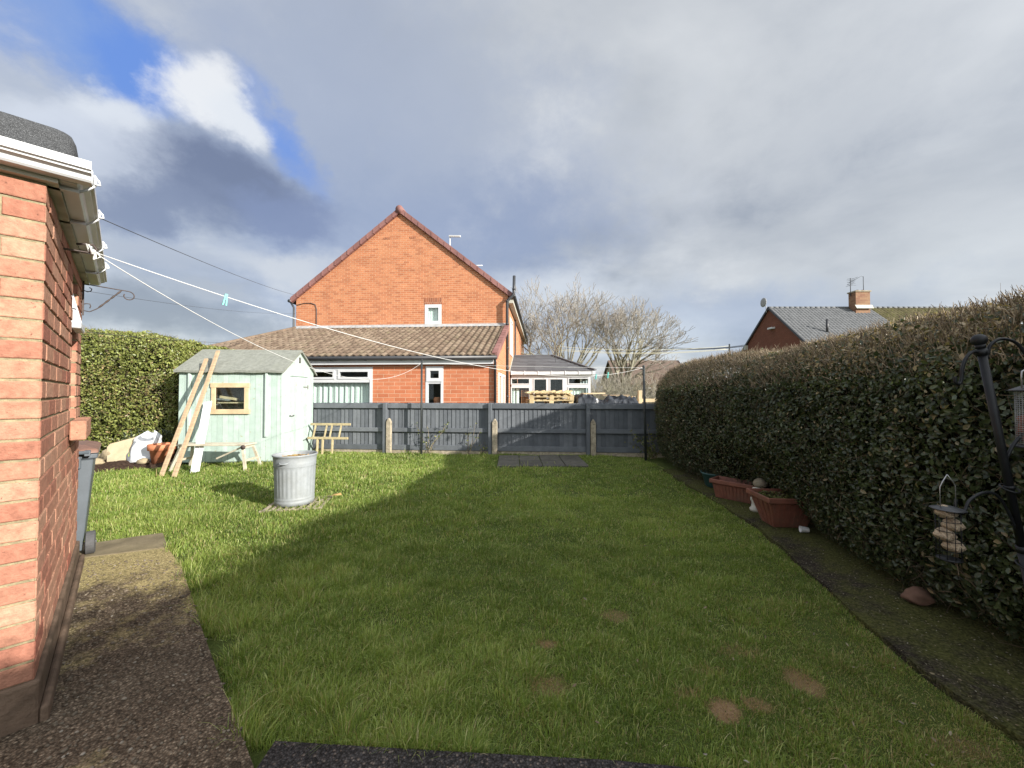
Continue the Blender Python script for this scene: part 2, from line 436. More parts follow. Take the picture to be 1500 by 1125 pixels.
M['path_right'] = pathmat('mossy_tarmac_path', (.075,.066,.052), (.088,.096,.028), .39, (.17,.15,.12), 1.0, 1.8)
M['tarmac'] = pathmat('tarmac', (.072,.069,.070), (.05,.055,.03), .75, (.20,.17,.15), 1.1, 2)
M['slab_smooth'] = simple('smooth_concrete', (.20,.165,.105), .9, .3, 5, .4, 60, spec=.15, dirt=(.13,.115,.06), dirt_amt=.6)
M['paving'] = attrmat('dark_paving_slab', [(0,(.085,.080,.068)),(1,(.12,.112,.095))], rough=.9, nvar=.4, nscale=7, bump=.5, bscale=50, spec=.2, spots=((.05,.06,.02), 8, .62))
M['far_ground'] = simple('rough_grass', (.09,.11,.035), .95, .4, 2, .5, 10, spec=.1)

# ------------------------------------------------------------------ camera, light, sky
EXPO = .85
cam = bpy.data.cameras.new('camera'); co = bpy.data.objects.new('camera', cam); COL.objects.link(co)
cam.sensor_width = 36; cam.lens = 565/1500*36; cam.clip_start = .02; cam.clip_end = 2000
co.location = (0,0,1.5); co.rotation_euler = (R(90+1.2), 0, 0)
scene.camera = co
scene.view_settings.view_transform = 'Standard'; scene.view_settings.look = 'None'
scene.view_settings.exposure = EXPO; scene.view_settings.gamma = 1

SUN_DIR = Vector((.845,-.53,0)).normalized()
SUN_EL = R(20.0)
S = Vector((SUN_DIR.x*math.cos(SUN_EL), SUN_DIR.y*math.cos(SUN_EL), math.sin(SUN_EL)))
sl = bpy.data.lights.new('sun', 'SUN'); sl.energy = 5.0; sl.angle = R(.5); sl.color = (1,.95,.87)
so = bpy.data.objects.new('sun', sl); COL.objects.link(so)
so.rotation_euler = (-S).to_track_quat('-Z','Y').to_euler(); so.location = (6,-4,8)

w = bpy.data.worlds.new('World'); scene.world = w; w.use_nodes = True
nt = w.node_tree; nt.nodes.clear()
wout = N(nt, 'ShaderNodeOutputWorld'); bg = N(nt, 'ShaderNodeBackground'); nt.links.new(bg.outputs[0], wout.inputs[0])
bg.inputs[1].default_value = .1
sky = N(nt, 'ShaderNodeTexSky', sky_type='NISHITA'); sky.sun_disc = False; sky.sun_elevation = SUN_EL
sky.sun_rotation = math.atan2(S.x, S.y)
tc = N(nt, 'ShaderNodeTexCoord'); D = tc.outputs['Generated']
def srgb(r,g,b): 
    f = lambda c: (c/255/12.92) if c/255 <= .04045 else ((c/255+.055)/1.055)**2.4
    k = 10/2**EXPO
    return tuple(f(c)*k for c in (r,g,b))
def pxdir(px, py):
    v = Vector(((px-750)/565, 1, (562-py)/565)); p = R(1.2)
    return Vector((v.x, v.y*math.cos(p)-v.z*math.sin(p), v.y*math.sin(p)+v.z*math.cos(p))).normalized()
# warped direction
def wnoise(scale, detail, rough=.55, stretch=(1,1,1), off=(0,0,0), dist=0):
    mp = N(nt, 'ShaderNodeMapping'); mp.inputs['Scale'].default_value = stretch; mp.inputs['Location'].default_value = off
    nt.links.new(D, mp.inputs[0])
    n = N(nt, 'ShaderNodeTexNoise'); n.inputs['Scale'].default_value = scale; n.inputs['Detail'].default_value = detail
    n.inputs['Roughness'].default_value = rough; n.inputs['Distortion'].default_value = dist
    nt.links.new(mp.outputs[0], n.inputs['Vector'])
    return n
wn = wnoise(6.0, 10, .60, (1,1,1.4))
wv = N(nt, 'ShaderNodeVectorMath', operation='SUBTRACT'); nt.links.new(wn.outputs['Color'], wv.inputs[0]); wv.inputs[1].default_value = (.5,.5,.5)
ws = N(nt, 'ShaderNodeVectorMath', operation='SCALE'); nt.links.new(wv.outputs[0], ws.inputs[0]); ws.inputs['Scale'].default_value = .15
wa = N(nt, 'ShaderNodeVectorMath', operation='ADD'); nt.links.new(D, wa.inputs[0]); nt.links.new(ws.outputs[0], wa.inputs[1])
WD = wa.outputs[0]
fine = wnoise(9.0, 12, .64, (1,1,1.3), (7,2,4), .15)
def blob(c, px, py, rx, ry, col, op=1.0, soft=.55, rot=0, rag=.9):
    """cloud patch with ragged edge centred on a sky direction"""
    d = pxdir(px, py)
    right = Vector((d.y, -d.x, 0)).normalized(); up = right.cross(d).normalized()
    if rot:
        r2 = right*math.cos(rot)+up*math.sin(rot); up = -right*math.sin(rot)+up*math.cos(rot); right = r2
    def dt(v):
        n = N(nt, 'ShaderNodeVectorMath', operation='DOT_PRODUCT'); nt.links.new(WD, n.inputs[0]); n.inputs[1].default_value = v
        return n.outputs['Value']
    a = mathn(nt, 'MULTIPLY', dt(right), 1/rx); b_ = mathn(nt, 'MULTIPLY', dt(up), 1/ry)
    rr = mathn(nt, 'SQRT', mathn(nt, 'ADD', mathn(nt, 'MULTIPLY', a, a), mathn(nt, 'MULTIPLY', b_, b_)))
    rr = mathn(nt, 'ADD', rr, mathn(nt, 'MULTIPLY', mathn(nt, 'SUBTRACT', fine.outputs[0], .5), rag*1.6))
    front = mathn(nt, 'GREATER_THAN', dt(d), 0)
    mr = N(nt, 'ShaderNodeMapRange', interpolation_type='SMOOTHSTEP'); nt.links.new(rr, mr.inputs[0])
    mr.inputs[1].default_value = 1+soft*.6; mr.inputs[2].default_value = max(0, 1-soft); mr.inputs[3].default_value = 0; mr.inputs[4].default_value = op
    f = mathn(nt, 'MULTIPLY', mr.outputs[0], front)
    return mix(nt, f, c, col)
sx_ = N(nt, 'ShaderNodeSeparateXYZ'); nt.links.new(D, sx_.inputs[0])
zc = mathn(nt, 'ADD', mathn(nt, 'MAXIMUM', sx_.outputs[2], 0), .16)
cx_ = N(nt, 'ShaderNodeCombineXYZ'); nt.links.new(mathn(nt, 'DIVIDE', sx_.outputs[0], zc), cx_.inputs[0]); nt.links.new(mathn(nt, 'DIVIDE', sx_.outputs[1], zc), cx_.inputs[1])
bn = N(nt, 'ShaderNodeTexNoise'); bn.inputs['Scale'].default_value = 1.15; bn.inputs['Detail'].default_value = 10; bn.inputs['Roughness'].default_value = .52; bn.inputs['Distortion'].default_value = .25
nt.links.new(cx_.outputs[0], bn.inputs['Vector'])
base = ramp(nt, bn.outputs[0], [(.34, srgb(158,166,180)), (.48, srgb(198,203,210)), (.62, srgb(234,237,240))])
c = base
SK = mix(nt, 1.0, sky.outputs[0], (1.0,1.0,1.0), 'MULTIPLY')
# left-hand side bluish
c = blob(c, 560, 330, .50, .34, srgb(150,166,200), .75, .8)
c = blob(c, 520, 120, .45, .24, srgb(168,180,205), .7, .9)
c = blob(c, 900, 60, .55, .28, srgb(208,212,216), .35, .9)
c = blob(c, 1180, 190, .35, .16, srgb(228,231,234), .5, .9)
c = blob(c, 1350, 330, .5, .10, srgb(185,190,197), .6, .9)
c = blob(c, 1380, 400, .5, .08, srgb(216,220,224), .7, .9)
c = blob(c, 1050, 470, .35, .07, srgb(165,180,208), .7, .9)
c = blob(c, 830, 425, .22, .05, srgb(222,228,236), .8, .9)
c = blob(c, 960, 500, .13, .06, srgb(215,224,236), .8, .9)
c = blob(c, 760, 330, .26, .10, srgb(142,158,192), .6, .9)
# blue openings
c = blob(c, 60, 20, .18, .06, srgb(132,158,212), .8, .9)
c = blob(c, 110, 60, .10, .05, srgb(124,162,230), .7, .9, R(-15))
c = blob(c, 200, 105, .065, .045, srgb(108,150,230), .9, .8, R(-35))
c = blob(c, 420, 210, .035, .105, srgb(114,154,231), .85, .9, R(40))
c = blob(c, 30, 110, .07, .035, srgb(176,186,206), .75, .9)
# cumulus heads, then the dark base in front
c = blob(c, 110, 200, .10, .065, srgb(220,226,237), .95, .7)
c = blob(c, 165, 165, .05, .035, srgb(232,237,244), .9, .7)
c = blob(c, 300, 140, .062, .060, srgb(245,247,250), 1.0, .5)
c = blob(c, 352, 175, .048, .045, srgb(240,244,249), .95, .6)
c = blob(c, 205, 240, .08, .05, srgb(196,203,218), .8, .9)
c = blob(c, 335, 275, .13, .070, srgb(116,126,154), .97, .6)
c = blob(c, 240, 305, .12, .05, srgb(130,140,167), .9, .7)
c = blob(c, 430, 325, .10, .050, srgb(132,145,180), .9, .7)
c = blob(c, 420, 395, .12, .034, srgb(212,216,223), .95, .8)
c = blob(c, 220, 370, .10, .026, srgb(184,190,203), .8, .8)
c = blob(c, 230, 455, .25, .05, srgb(144,150,163), .9, .8)
c = blob(c, 300, 420, .10, .02, srgb(178,183,193), .8, .8)
# extra unseen sky brightness added overhead and towards the sun to fill the shade
def fill_glow(c, d, r0, r1, k):
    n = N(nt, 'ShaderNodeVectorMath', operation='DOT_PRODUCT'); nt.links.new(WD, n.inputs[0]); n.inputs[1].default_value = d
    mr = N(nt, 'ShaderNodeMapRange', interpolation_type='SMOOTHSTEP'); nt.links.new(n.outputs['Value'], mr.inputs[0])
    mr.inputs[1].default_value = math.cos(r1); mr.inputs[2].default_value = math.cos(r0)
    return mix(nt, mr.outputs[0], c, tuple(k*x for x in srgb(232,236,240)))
c = fill_glow(c, (0,0,1), R(14), R(40), 1.4)
c = fill_glow(c, (S.x*.9-.25,S.y*.9-.25,S.z+.25), R(25), R(75), 1.9)
# keep a little real sky everywhere above
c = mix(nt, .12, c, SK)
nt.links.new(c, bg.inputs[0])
w.cycles.sampling_method = 'AUTOMATIC'

# ------------------------------------------------------------------ generic builders
def wall_open(mb, o, u, n, L, z0, z1, holes, depth=.1):
    """vertical wall from o along unit u, outward n, with rectangular openings (a0,a1,b0,b1) and reveals"""
    o = Vector(o); u = Vector(u); n = Vector(n)
    xs = sorted(set([0, L] + [h[0] for h in holes] + [h[1] for h in holes]))
    zs = sorted(set([z0, z1] + [h[2] for h in holes] + [h[3] for h in holes]))
    P = lambda a, z, d=0: o + u*a + Vector((0,0,z)) - n*d
    flip = u.cross(Vector((0,0,1))).dot(n) < 0
    def q(*p):
        p = list(p)
        if flip: p.reverse()
        mb.add(p, [(0,1,2,3)])
    for i in range(len(xs)-1):
        for j in range(len(zs)-1):
            cx = (xs[i]+xs[i+1])/2; cz = (zs[j]+zs[j+1])/2
            if any(h[0] < cx < h[1] and h[2] < cz < h[3] for h in holes): continue
            q(P(xs[i],zs[j]), P(xs[i+1],zs[j]), P(xs[i+1],zs[j+1]), P(xs[i],zs[j+1]))
    for a0,a1,b0,b1 in holes:
        q(P(a0,b0), P(a0,b0,depth), P(a0,b1,depth), P(a0,b1)); q(P(a1,b0,depth), P(a1,b0), P(a1,b1), P(a1,b1,depth))
        q(P(a0,b0,depth), P(a0,b0), P(a1,b0), P(a1,b0,depth)); q(P(a0,b1), P(a0,b1,depth), P(a1,b1,depth), P(a1,b1))

def frame_rects(mb, o, u, n, rects, d0, d1, w):
    """picture-frame bars round each rect, between depths d0 (front) and d1"""
    o = Vector(o); u = Vector(u); n = Vector(n)
    def bx(a0,a1,b0,b1):
        poly = [o+u*a0+Vector((0,0,b0))-n*d0, o+u*a1+Vector((0,0,b0))-n*d0, o+u*a1+Vector((0,0,b1))-n*d0, o+u*a0+Vector((0,0,b1))-n*d0]
        mb.prism(poly, -n*(d1-d0))
    for a0,a1,b0,b1 in rects:
        bx(a0,a0+w,b0,b1); bx(a1-w,a1,b0,b1); bx(a0+w,a1-w,b0,b0+w); bx(a0+w,a1-w,b1-w,b1)

def pane(mb, o, u, n, a0, a1, b0, b1, d):
    o = Vector(o); u = Vector(u); n = Vector(n)
    P = lambda a, z: o+u*a+Vector((0,0,z))-n*d
    mb.prism([P(a0,b0),P(a1,b0),P(a1,b1),P(a0,b1)], -n*.006)

def tile_roof(mb, o, u, v, L, H, pitch, gauge, amp, lim0=None, lim1=None, thick=.018, ns=6, jit=.004):
    """o eave corner, u along eave, v up the slope (unit), rows of profiled tiles; lim0/lim1(v) trim the row ends"""
    o = Vector(o); u = Vector(u).normalized(); v = Vector(v).normalized(); n = u.cross(v).normalized()
    if n.z < 0: n = -n
    rows = int(math.ceil(H/gauge)); rnd = random.Random(5)
    for i in range(rows):
        v0 = i*gauge; v1 = min(H, (i+1)*gauge+.03)
        a_lo = lim0(v0+gauge/2) if lim0 else 0; a_hi = lim1(v0+gauge/2) if lim1 else L
        k0 = int(math.floor(a_lo/pitch)); k1 = int(math.ceil(a_hi/pitch))
        for k in range(k0, k1):
            x0 = max(a_lo, k*pitch); x1 = min(a_hi, (k+1)*pitch)
            if x1-x0 < .01: continue
            mb.cur = rnd.random(); dj = rnd.uniform(-jit, jit); dv = rnd.uniform(-jit, jit)
            vs = []; fs = []
            m = ns if amp else 1
            for s in range(m+1):
                x = x0+(x1-x0)*s/m; ph = (x-k*pitch)/pitch
                h = amp*(.5-.5*math.cos(2*math.pi*ph)) if amp else 0
                h2 = h + thick + .006
                vs += [o+u*x+v*(v0+dv)+n*(h-.004), o+u*x+v*(v0+dv)+n*(h2+dj), o+u*x+v*v1+n*(h+dj*.3)]
            for s in range(m):
                b = s*3
                fs += [(b, b+3, b+4, b+1), (b+1, b+4, b+5, b+2)]
            mb.smooth = bool(amp); mb.add(vs, fs); mb.smooth = False
    mb.cur = .5

# ------------------------------------------------------------------ ground
ground = MB(); ground.add([(-400,-60,-.06),(400,-60,-.06),(400,800,-.06),(-400,800,-.06)], [(0,1,2,3)])
g = struct(ground.build('ground', M['far_ground']))
PATCH = [(.99,1.83,.065,.06),(1.16,1.86,.06,.04),(1.50,2.02,.07,.085),(.21,2.33,.05,.035),(.69,2.60,.09,.06),(.18,2.0,.09,.07),(.86,1.93,.06,.03),(1.90,1.66,.12,.05),(1.05,2.08,.09,.03),(1.3,2.25,.10,.05)]
PDEEP = [1,.7,.8,.8,.45,.5,.5,.4,.4,.35]
def dryness(x, y):
    d = np.zeros_like(x)
    for (px,py,rx,ry),dp in zip(PATCH,PDEEP):
        wob = 1+.25*np.sin(x*37+py*9)*np.sin(y*41+px*7)
        q = (((x-px)/rx)**2+((y-py)/ry)**2)*wob; d = np.maximum(d, dp*np.clip(1.5-q*.75,0,1))
    return d
gx = np.concatenate([np.linspace(-14,-3,50), np.linspace(-2.9,3,240), np.linspace(3.2,5,8)]); gy = np.concatenate([np.linspace(-1,1.2,8), np.linspace(1.25,3.2,110), np.linspace(3.3,13,60)])
X_, Y_ = np.meshgrid(gx, gy, indexing='ij'); X_ = X_.ravel(); Y_ = Y_.ravel()
Z_ = .018*np.sin(X_*1.1+.4)*np.sin(Y_*.9)+.008*np.sin(X_*3.1+Y_*2.3)-.012
idx = np.arange(len(X_)).reshape(len(gx),len(gy))
F = np.stack([idx[:-1,:-1],idx[1:,:-1],idx[1:,1:],idx[:-1,1:]],-1).reshape(-1,4)
struct(np_mesh('lawn', np.stack([X_,Y_,Z_],1), F, M['lawn'], np.zeros(len(X_)), None, True, dryness(X_,Y_)))

def sheet(name, pts, z, t, mat, sub=0):
    mb = MB(); mb.prism([(x,y,z-t) for x,y in pts], (0,0,t))
    return struct(mb.build(name, mat))
# left aggregate path, smooth slab at its end, front tarmac strip, mossy right path
PATH_L = [(-4.6,-1.0),(-.88,-1.0),(-.93,1.0),(-1.01,1.54),(-1.30,1.82),(-1.48,1.99),(-1.88,2.38),(-2.36,2.86),(-2.82,3.31),(-3.24,3.66),(-3.72,3.46),(-4.6,3.15)]
sheet('garden_path', PATH_L, .035, .16, M['path_left'])
sheet('concrete_slab', [(-4.9,3.12),(-3.72,3.465),(-3.25,3.67),(-3.62,4.03),(-3.80,3.93),(-4.06,3.76),(-4.9,3.45)], .042, .16, M['slab_smooth'])
STRIP_Y = lambda x: 1.655-.055*(x+1.0)
sheet('tarmac_strip', [(-.925,1.0),(-.87,-1.0),(4,-1.0),(4,1.36),(1.1,1.50),(.4,1.575),(-.3,1.615),(-1.0,1.66),(-1.0,1.5)], .028, .15, M['tarmac'])
PATH_R_X = lambda y: 2.16+.03*(y-1.3) if y < 2.2 else (2.19+.25*(y-2.2) if y < 4.2 else 2.69+.06*(y-4.2))
pts = [(PATH_R_X(y)+.012*math.sin(y*9), y) for y in np.linspace(1.40, 7.4, 40)]
sheet('side_path', pts+[(3.6,7.4),(3.6,1.40)], .026, .14, M['path_right'])

# slabs in front of the fence
sp = MB(); rr = random.Random(3)
for i in range(4):
    for j in range(2):
        x0 = -.30+i*.46; y0 = 7.72+j*.66
        z = .03+rr.uniform(-.006,.006); sp.cur = rr.random()
        sp.box(x0+.006, x0+.452, y0+.006, y0+.652, -.08, z)
struct(sp.build('paving_slabs', M['paving'], bevel=.006))

# soil bed under the left hedge
vs = []; fs = []
for j in range(25):
    for i in range(61):
        x = -10.5+3.6*i/60; t = j/24
        yf = 6.75+.32*(x+9.3)+.10*math.sin(x*4)
        y = yf+(9.3-yf)*t
        z = -.03+.10*math.sin(min(1, t*2.2)*math.pi/2)+.02*math.sin(x*13+y*7)+.02*math.sin(x*23-y*17)
        vs.append((x,y,z))
for j in range(24):
    for i in range(60):
        a = j*61+i; fs.append((a,a+1,a+62,a+61))
bed = MB(); bed.smooth = True; bed.add(vs, fs)
struct(bed.build('soil_bed', M['soil']))

# ------------------------------------------------------------------ own brick outbuilding, left
ext = thing('brick_outbuilding', 'red brick flat roofed outbuilding with white guttering beside the path', 'building', (-2.125,1.74,0), R(45.3))
BH, BL, MO = .089, .266, .012
def brick(mb, o, u, n, a0, a1, z0, z1, rnd):
    """one brick with chamfered face, proud of the mortar"""
    j = rnd.uniform(-.002,.002); c = .004; ch = .003
    o = Vector(o); u = Vector(u); n = Vector(n)
    sk = rnd.uniform(-.0025,.0025)
    P = lambda a, z, d: o+u*a+Vector((0,0,z))+n*d
    vs = [P(a0,z0,-.02),P(a1,z0,-.02),P(a1,z1,-.02),P(a0,z1,-.02),
          P(a0,z0,j),P(a1,z0,j),P(a1,z1,j),P(a0,z1,j),
          P(a0+c,z0+c+sk,j+ch),P(a1-c,z0+c-sk,j+ch),P(a1-c,z1-c-sk,j+ch),P(a0+c,z1-c+sk,j+ch)]
    fs = [(8,9,10,11)]
    for i in range(4):
        k = (i+1)%4
        fs += [(4+i,4+k,8+k,8+i), (i,k,4+k,4+i)]
    mb.add(vs, fs)
wallb = MB(); rb = random.Random(21)
Z0 = .225; NC = 25
HOLE = (1.38,1.84,1.30,2.36)
for c_ in range(NC):
    z0 = Z0+c_*BH; z1 = z0+BH-MO
    # side wall along +y (local), outward +x
    a = 0.0; first = (c_ % 2 == 0)
    segs = []
    if first: segs.append((0, BL/2-MO)); a = BL/2
    while a < 2.28:
        segs.append((a, min(a+BL-MO, 2.28))); a += BL
    for s0, s1 in segs:
        parts = [(s0,s1)]
        if z1 > HOLE[2] and z0 < HOLE[3]:
            parts = []
            if s0 < HOLE[0]: parts.append((s0, min(s1, HOLE[0])))
            if s1 > HOLE[1]: parts.append((max(s0, HOLE[1]), s1))
        for p0, p1 in parts:
            if p1-p0 < .02: continue
            wallb.cur = rb.random()
            if z0 < 1.32 and z1 > 1.15 and p0 < 1.92 and p1 > 1.32: pass
            brick(wallb, (0,0,0), (0,1,0), (1,0,0), p0, p1, z0, z1, rb)
    # front wall along -x, outward -y
    a = 0.0
    segs = []
    if not first: segs.append((0, BL/2-MO)); a = BL/2
    while a < 3.0:
        segs.append((a, a+BL-MO)); a += BL
    for s0, s1 in segs:
        wallb.cur = rb.random()
        brick(wallb, (0,0,0), (-1,0,0), (0,-1,0), s0, s1, z0, z1, rb)
    # reveals of the window (jamb bricks facing back along the wall)
    if z1 > HOLE[2] and z1 < HOLE[3]+.05:
        wallb.cur = rb.random(); brick(wallb, (0,HOLE[1],0), (-1,0,0), (0,-1,0), .0, .10, z0, z1, rb)
wallb.build('brickwork', M['brick_near'], ext)
mo = MB()
wall_open(mo, (-.004,0,0), (0,1,0), (1,0,0), 2.28, 0, 2.50, [HOLE], .16)
wall_open(mo, (0,.004,0), (-1,0,0), (0,-1,0), 3.2, 0, 2.50, [], .1)
mo.add([(-3.2,2.28,0),(-.004,2.28,0),(-.004,2.28,2.5),(-3.2,2.28,2.5)], [(0,3,2,1)])
mo.build('mortar_bed', M['mortar'], ext)
pl = MB(); pl.cur = .3
pl.box(-3.2,.020,-.020,2.29,0,.222); pl.box(.020,.050,-.02,2.285,0,.10)
pl.build('plinth', M['plinth'], ext, bevel=.012, seg=2)
sill = MB(); sill.cur = .55; sill.box(.006,.085,1.30,1.60,1.165,1.298); sill.build('window_sill', M['brick_near'], ext, bevel=.006); sill = MB(); sill.cur = .6; sill.box(.006,.083,1.606,1.92,1.163,1.30)
sill.build('window_sill', M['brick_near'], ext, bevel=.006)
wf = MB(); frame_rects(wf, (0,0,0), (0,1,0), (1,0,0), [(1.385,1.835,1.305,2.355)], .09, .15, .05)
wf.box(-.15,-.09,1.435,1.785,1.90,1.95)
wfo = wf.build('window', M['pvc'], ext)
gp = MB(); pane(gp, (0,0,0), (0,1,0), (1,0,0), 1.435,1.785,1.35,1.90,.115); gp.build('pane', M['glass'], wfo)
dk = MB(); dk.box(-.9,-.7,1.2,2.1,1.2,2.45); dk.build('blind', M['dark'], wfo)
# open top-hung light
tl = MB()
A = Vector((-.06,1.43,2.34)); B = Vector((.018,1.43,1.985))
for y in (1.445,1.775): tl.beam((A.x,y,A.z),(B.x,y,B.z),.045,.045,(1,0,0))
tl.beam((B.x,1.42,B.z),(B.x,1.80,B.z),.05,.05); tl.beam((A.x,1.42,A.z),(A.x,1.80,A.z),.05,.05)
tlo = tl.build('window_vent', M['pvc'], ext, bevel=.006)
tg = MB(); tg.prism([(A.x,1.46,A.z),(A.x,1.76,A.z),(B.x,1.76,B.z),(B.x,1.46,B.z)],(.006,0,.002)); tg.build('pane', M['glass'], tlo)
# roof: boards, felt upstand with rounded corner
fa = MB(); fa.box(-3.2,.038,-.038,2.36,2.452,2.50)
fa.build('soffit', M['pvc_dirty'], ext)
fl = MB()
prof = [(0,2.50),(0,2.65),(-.012,2.683),(-.05,2.70)]
cs = []
def corner(off, z):
    r = .06
    pts = [((.090+off),2.40)]
    for k in range(6):
        a = math.pi/2*k/5
        pts.append(((.090+off)-r+r*math.cos(a), -(.090+off)+r-r*math.sin(a)))
    pts.append((-3.2,-(.090+off)))
    return [(x,y,z) for x,y in pts]
rows = [corner(o_, z_) for o_, z_ in prof]
m_ = len(rows[0]); vs = [p for r_ in rows for p in r_]; fs = []
for i in range(len(rows)-1):
    for k in range(m_-1): fs.append((i*m_+k, (i+1)*m_+k, (i+1)*m_+k+1, i*m_+k+1))
vs.append((-3.2,2.40,2.70)); fs.append(tuple(range(3*m_,4*m_))+(4*m_,))
fl.smooth = True; fl.add(vs, fs); fl.smooth = False
fl.build('roof', M['felt'], ext)
# square guttering along front and side
def gutter_run(mb, p0, p1, out, w=.10, h=.072):
    """open-topped square channel with rolled lip"""
    p0 = Vector(p0); p1 = Vector(p1); out = Vector(out); z = Vector((0,0,1))
    prof = [(0,h),(0,0.0),(w*.52,0.0),(w*.60,h*.10),(w*.66,h*.30),(w*.86,h*.40),(w*.88,h*.50),(w,h*.54),(w,h),(w-.012,h),(w-.012,h*.62),(w*.84,h*.52),(w*.62,h*.42),(w*.48,.008),(.008,.008),(.008,h)]
    a = [p0+out*x+z*y for x,y in prof]; b = [p1+out*x+z*y for x,y in prof]; n = len(prof)
    mb.add(a+b, [(i,(i+1)%n,n+(i+1)%n,n+i) for i in range(n)])
    mb.add(a, [tuple(range(n))]); mb.add(b, [tuple(range(n))[::-1]])
gu = MB()
gutter_run(gu, (-3.2,-.040,2.472), (.144,-.040,2.472), (0,-1,0), .105, .080)
gutter_run(gu, (.040,-.038,2.470), (.040,2.40,2.470), (1,0,0), .105, .080)
guo = gu.build('gutter', M['pvc'], ext)
for x in (-.22,-.95,-1.7):
    b_ = MB(); b_.box(x-.035,x+.035,-.096,-.038,2.462,2.471); b_.box(x-.035,x+.035,-.151,-.1455,2.512,2.558); b_.box(x-.02,x+.02,-.156,-.150,2.512,2.56); b_.build('gutter_joint', M['pvc'], guo, bevel=.002)
for y in (.04,.55,1.22,1.85):
    b_ = MB()
    b_.box(.0,.098,y-.016,y+.016,2.452,2.468)
    b_.tube([(.095,y,2.460),(.118,y,2.478),(.138,y,2.498),(.150,y,2.512),(.152,y,2.552),(.144,y,2.562)], .006, 6)
    b_.tube([(.150,y-.012,2.515),(.166,y,2.52),(.162,y+.014,2.545),(.150,y+.016,2.556)], .0045, 6)
    b_.build('gutter_bracket', M['pvc'], guo)
# hook for the clothes lines
hk = MB(); hk.beam((-.01,.73,2.345),(.10,.73,2.345),.028,.006)
hk.tube([(.09,.73,2.347),(.12,.73,2.352),(.135,.735,2.375),(.12,.74,2.40),(.09,.745,2.40),(.05,.745,2.39)], .006, 8)
hk.build('line_hook', M['iron'], ext)
# scrolled hanging-basket bracket
hb = MB(); y = 2.20
hb.box(0.005,.016,y-.012,y+.012,2.16,2.46)
hb.tube([(.012,y,2.43),(.20,y,2.42),(.285,y,2.415)]+[(.285+.042*math.sin(a)*(1-a/16), y, 2.373+.042*math.cos(a)*(1-a/16)) for a in np.linspace(.0,5.2,18)], .0042, 8)
pts = [(.012,y,2.20),(.05,y,2.195),(.09,y,2.225)]; k = 14
for i in range(k+1):
    t = i/k; pts.append((.10+.14*t, y, 2.235+.178*t))
rad = [.0038,.0038,.0038]+[.0038+.004*abs(math.sin(i*math.pi/3.5)) for i in range(k+1)]
hb.tube(pts, rad, 8)
hb.tube([(.012,y,2.375),(.035,y,2.365),(.055,y,2.375),(.06,y,2.395),(.045,y,2.405)], .004, 6)
hb.tube([(.012,y,2.255),(.03,y,2.262),(.05,y,2.262),(.055,y,2.245),(.05,y,2.225)], .004, 6)
tag(hb.build('hanging_basket_bracket', M['iron'], None), 'x', 'bracket')
hbo = bpy.data.objects['hanging_basket_bracket']
Mx = gmat(ext); hbo.matrix_world = Mx @ Matrix.Translation(hbo.location)
tag(hbo, 'rusty scrolled iron bracket fixed near the far end of the brick outbuilding', 'bracket')

# wheelie bin past the end of the wall
wb = thing('wheelie_bin', 'charcoal wheeled refuse bin with brown lid, half hidden by the brick outbuilding', 'bin', tuple(Mx @ Vector((-.20,2.44,.035))), R(45.3))
body = MB()
def rect(x0,x1,y0,y1,z): return [(x0,y0,z),(x1,y0,z),(x1,y1,z),(x0,y1,z)]
secs = [rect(-.225,.225,.02,.44,.04), rect(-.235,.235,.015,.48,.14), rect(-.285,.285,0,.62,.86), rect(-.31,.31,-.02,.65,.865), rect(-.31,.31,-.02,.65,.91), rect(-.27,.27,.02,.61,.91)]
vs = [p for s_ in secs for p in s_]; fs = [(3,2,1,0)]
for i in range(5):
    for k in range(4): fs.append((i*4+k,i*4+(k+1)%4,i*4+4+(k+1)%4,i*4+4+k))
body.add(vs, fs)
for x in (-.19,.19): body.box(x-.02,x+.02,-.03,.02,.78,.90)
body.box(-.15,.15,-.012,.02,.28,.70)
body.build('body', M['bin_grey'], wb, bevel=.015, seg=2)
lid = MB(); lid.add(rect(-.32,.32,-.05,.68,.915)+rect(-.31,.31,-.03,.66,.95)+rect(-.22,.22,.08,.55,.985), [(3,2,1,0)]+[(i*4+k,i*4+(k+1)%4,i*4+4+(k+1)%4,i*4+4+k) for i in range(2) for k in range(4)]+[(8,9,10,11)])
lid.build('lid', M['bin_lid'], wb, bevel=.012, seg=2)
hd = MB(); hd.tube([(-.26,-.09,.93),(.26,-.09,.93)], .016, 10)
for x in (-.25,-.06,.06,.25): hd.box(x-.018,x+.018,-.10,0,.90,.945)
hd.build('handle', M['bin_grey'], wb)
for s_ in (-1,1):
    wh = MB(); x = s_*.275
    prof = []
    for k in range(28):
        a = 2*math.pi*k/28
        prof.append((math.cos(a), math.sin(a)))
    rs = [(.085,-.032),(.10,-.026),(.10,.026),(.085,.032)]
    vs = [(x+d, .03+r_*c0, .102+r_*s0) for r_, d in rs for c0, s0 in prof]
    fs = [(i*28+k,i*28+(k+1)%28,(i+1)*28+(k+1)%28,(i+1)*28+k) for i in range(3) for k in range(28)]
    fs += [tuple(range(28))[::-1], tuple(range(84,112))]
    wh.add(vs, fs); wo = wh.build('wheel', M['rubber'], wb)
    ax = MB(); ax.tube([(x-s_*.09,.03,.102),(x+s_*.04,.03,.102)], .012, 10); ax.build('axle', M['steel'], wo)

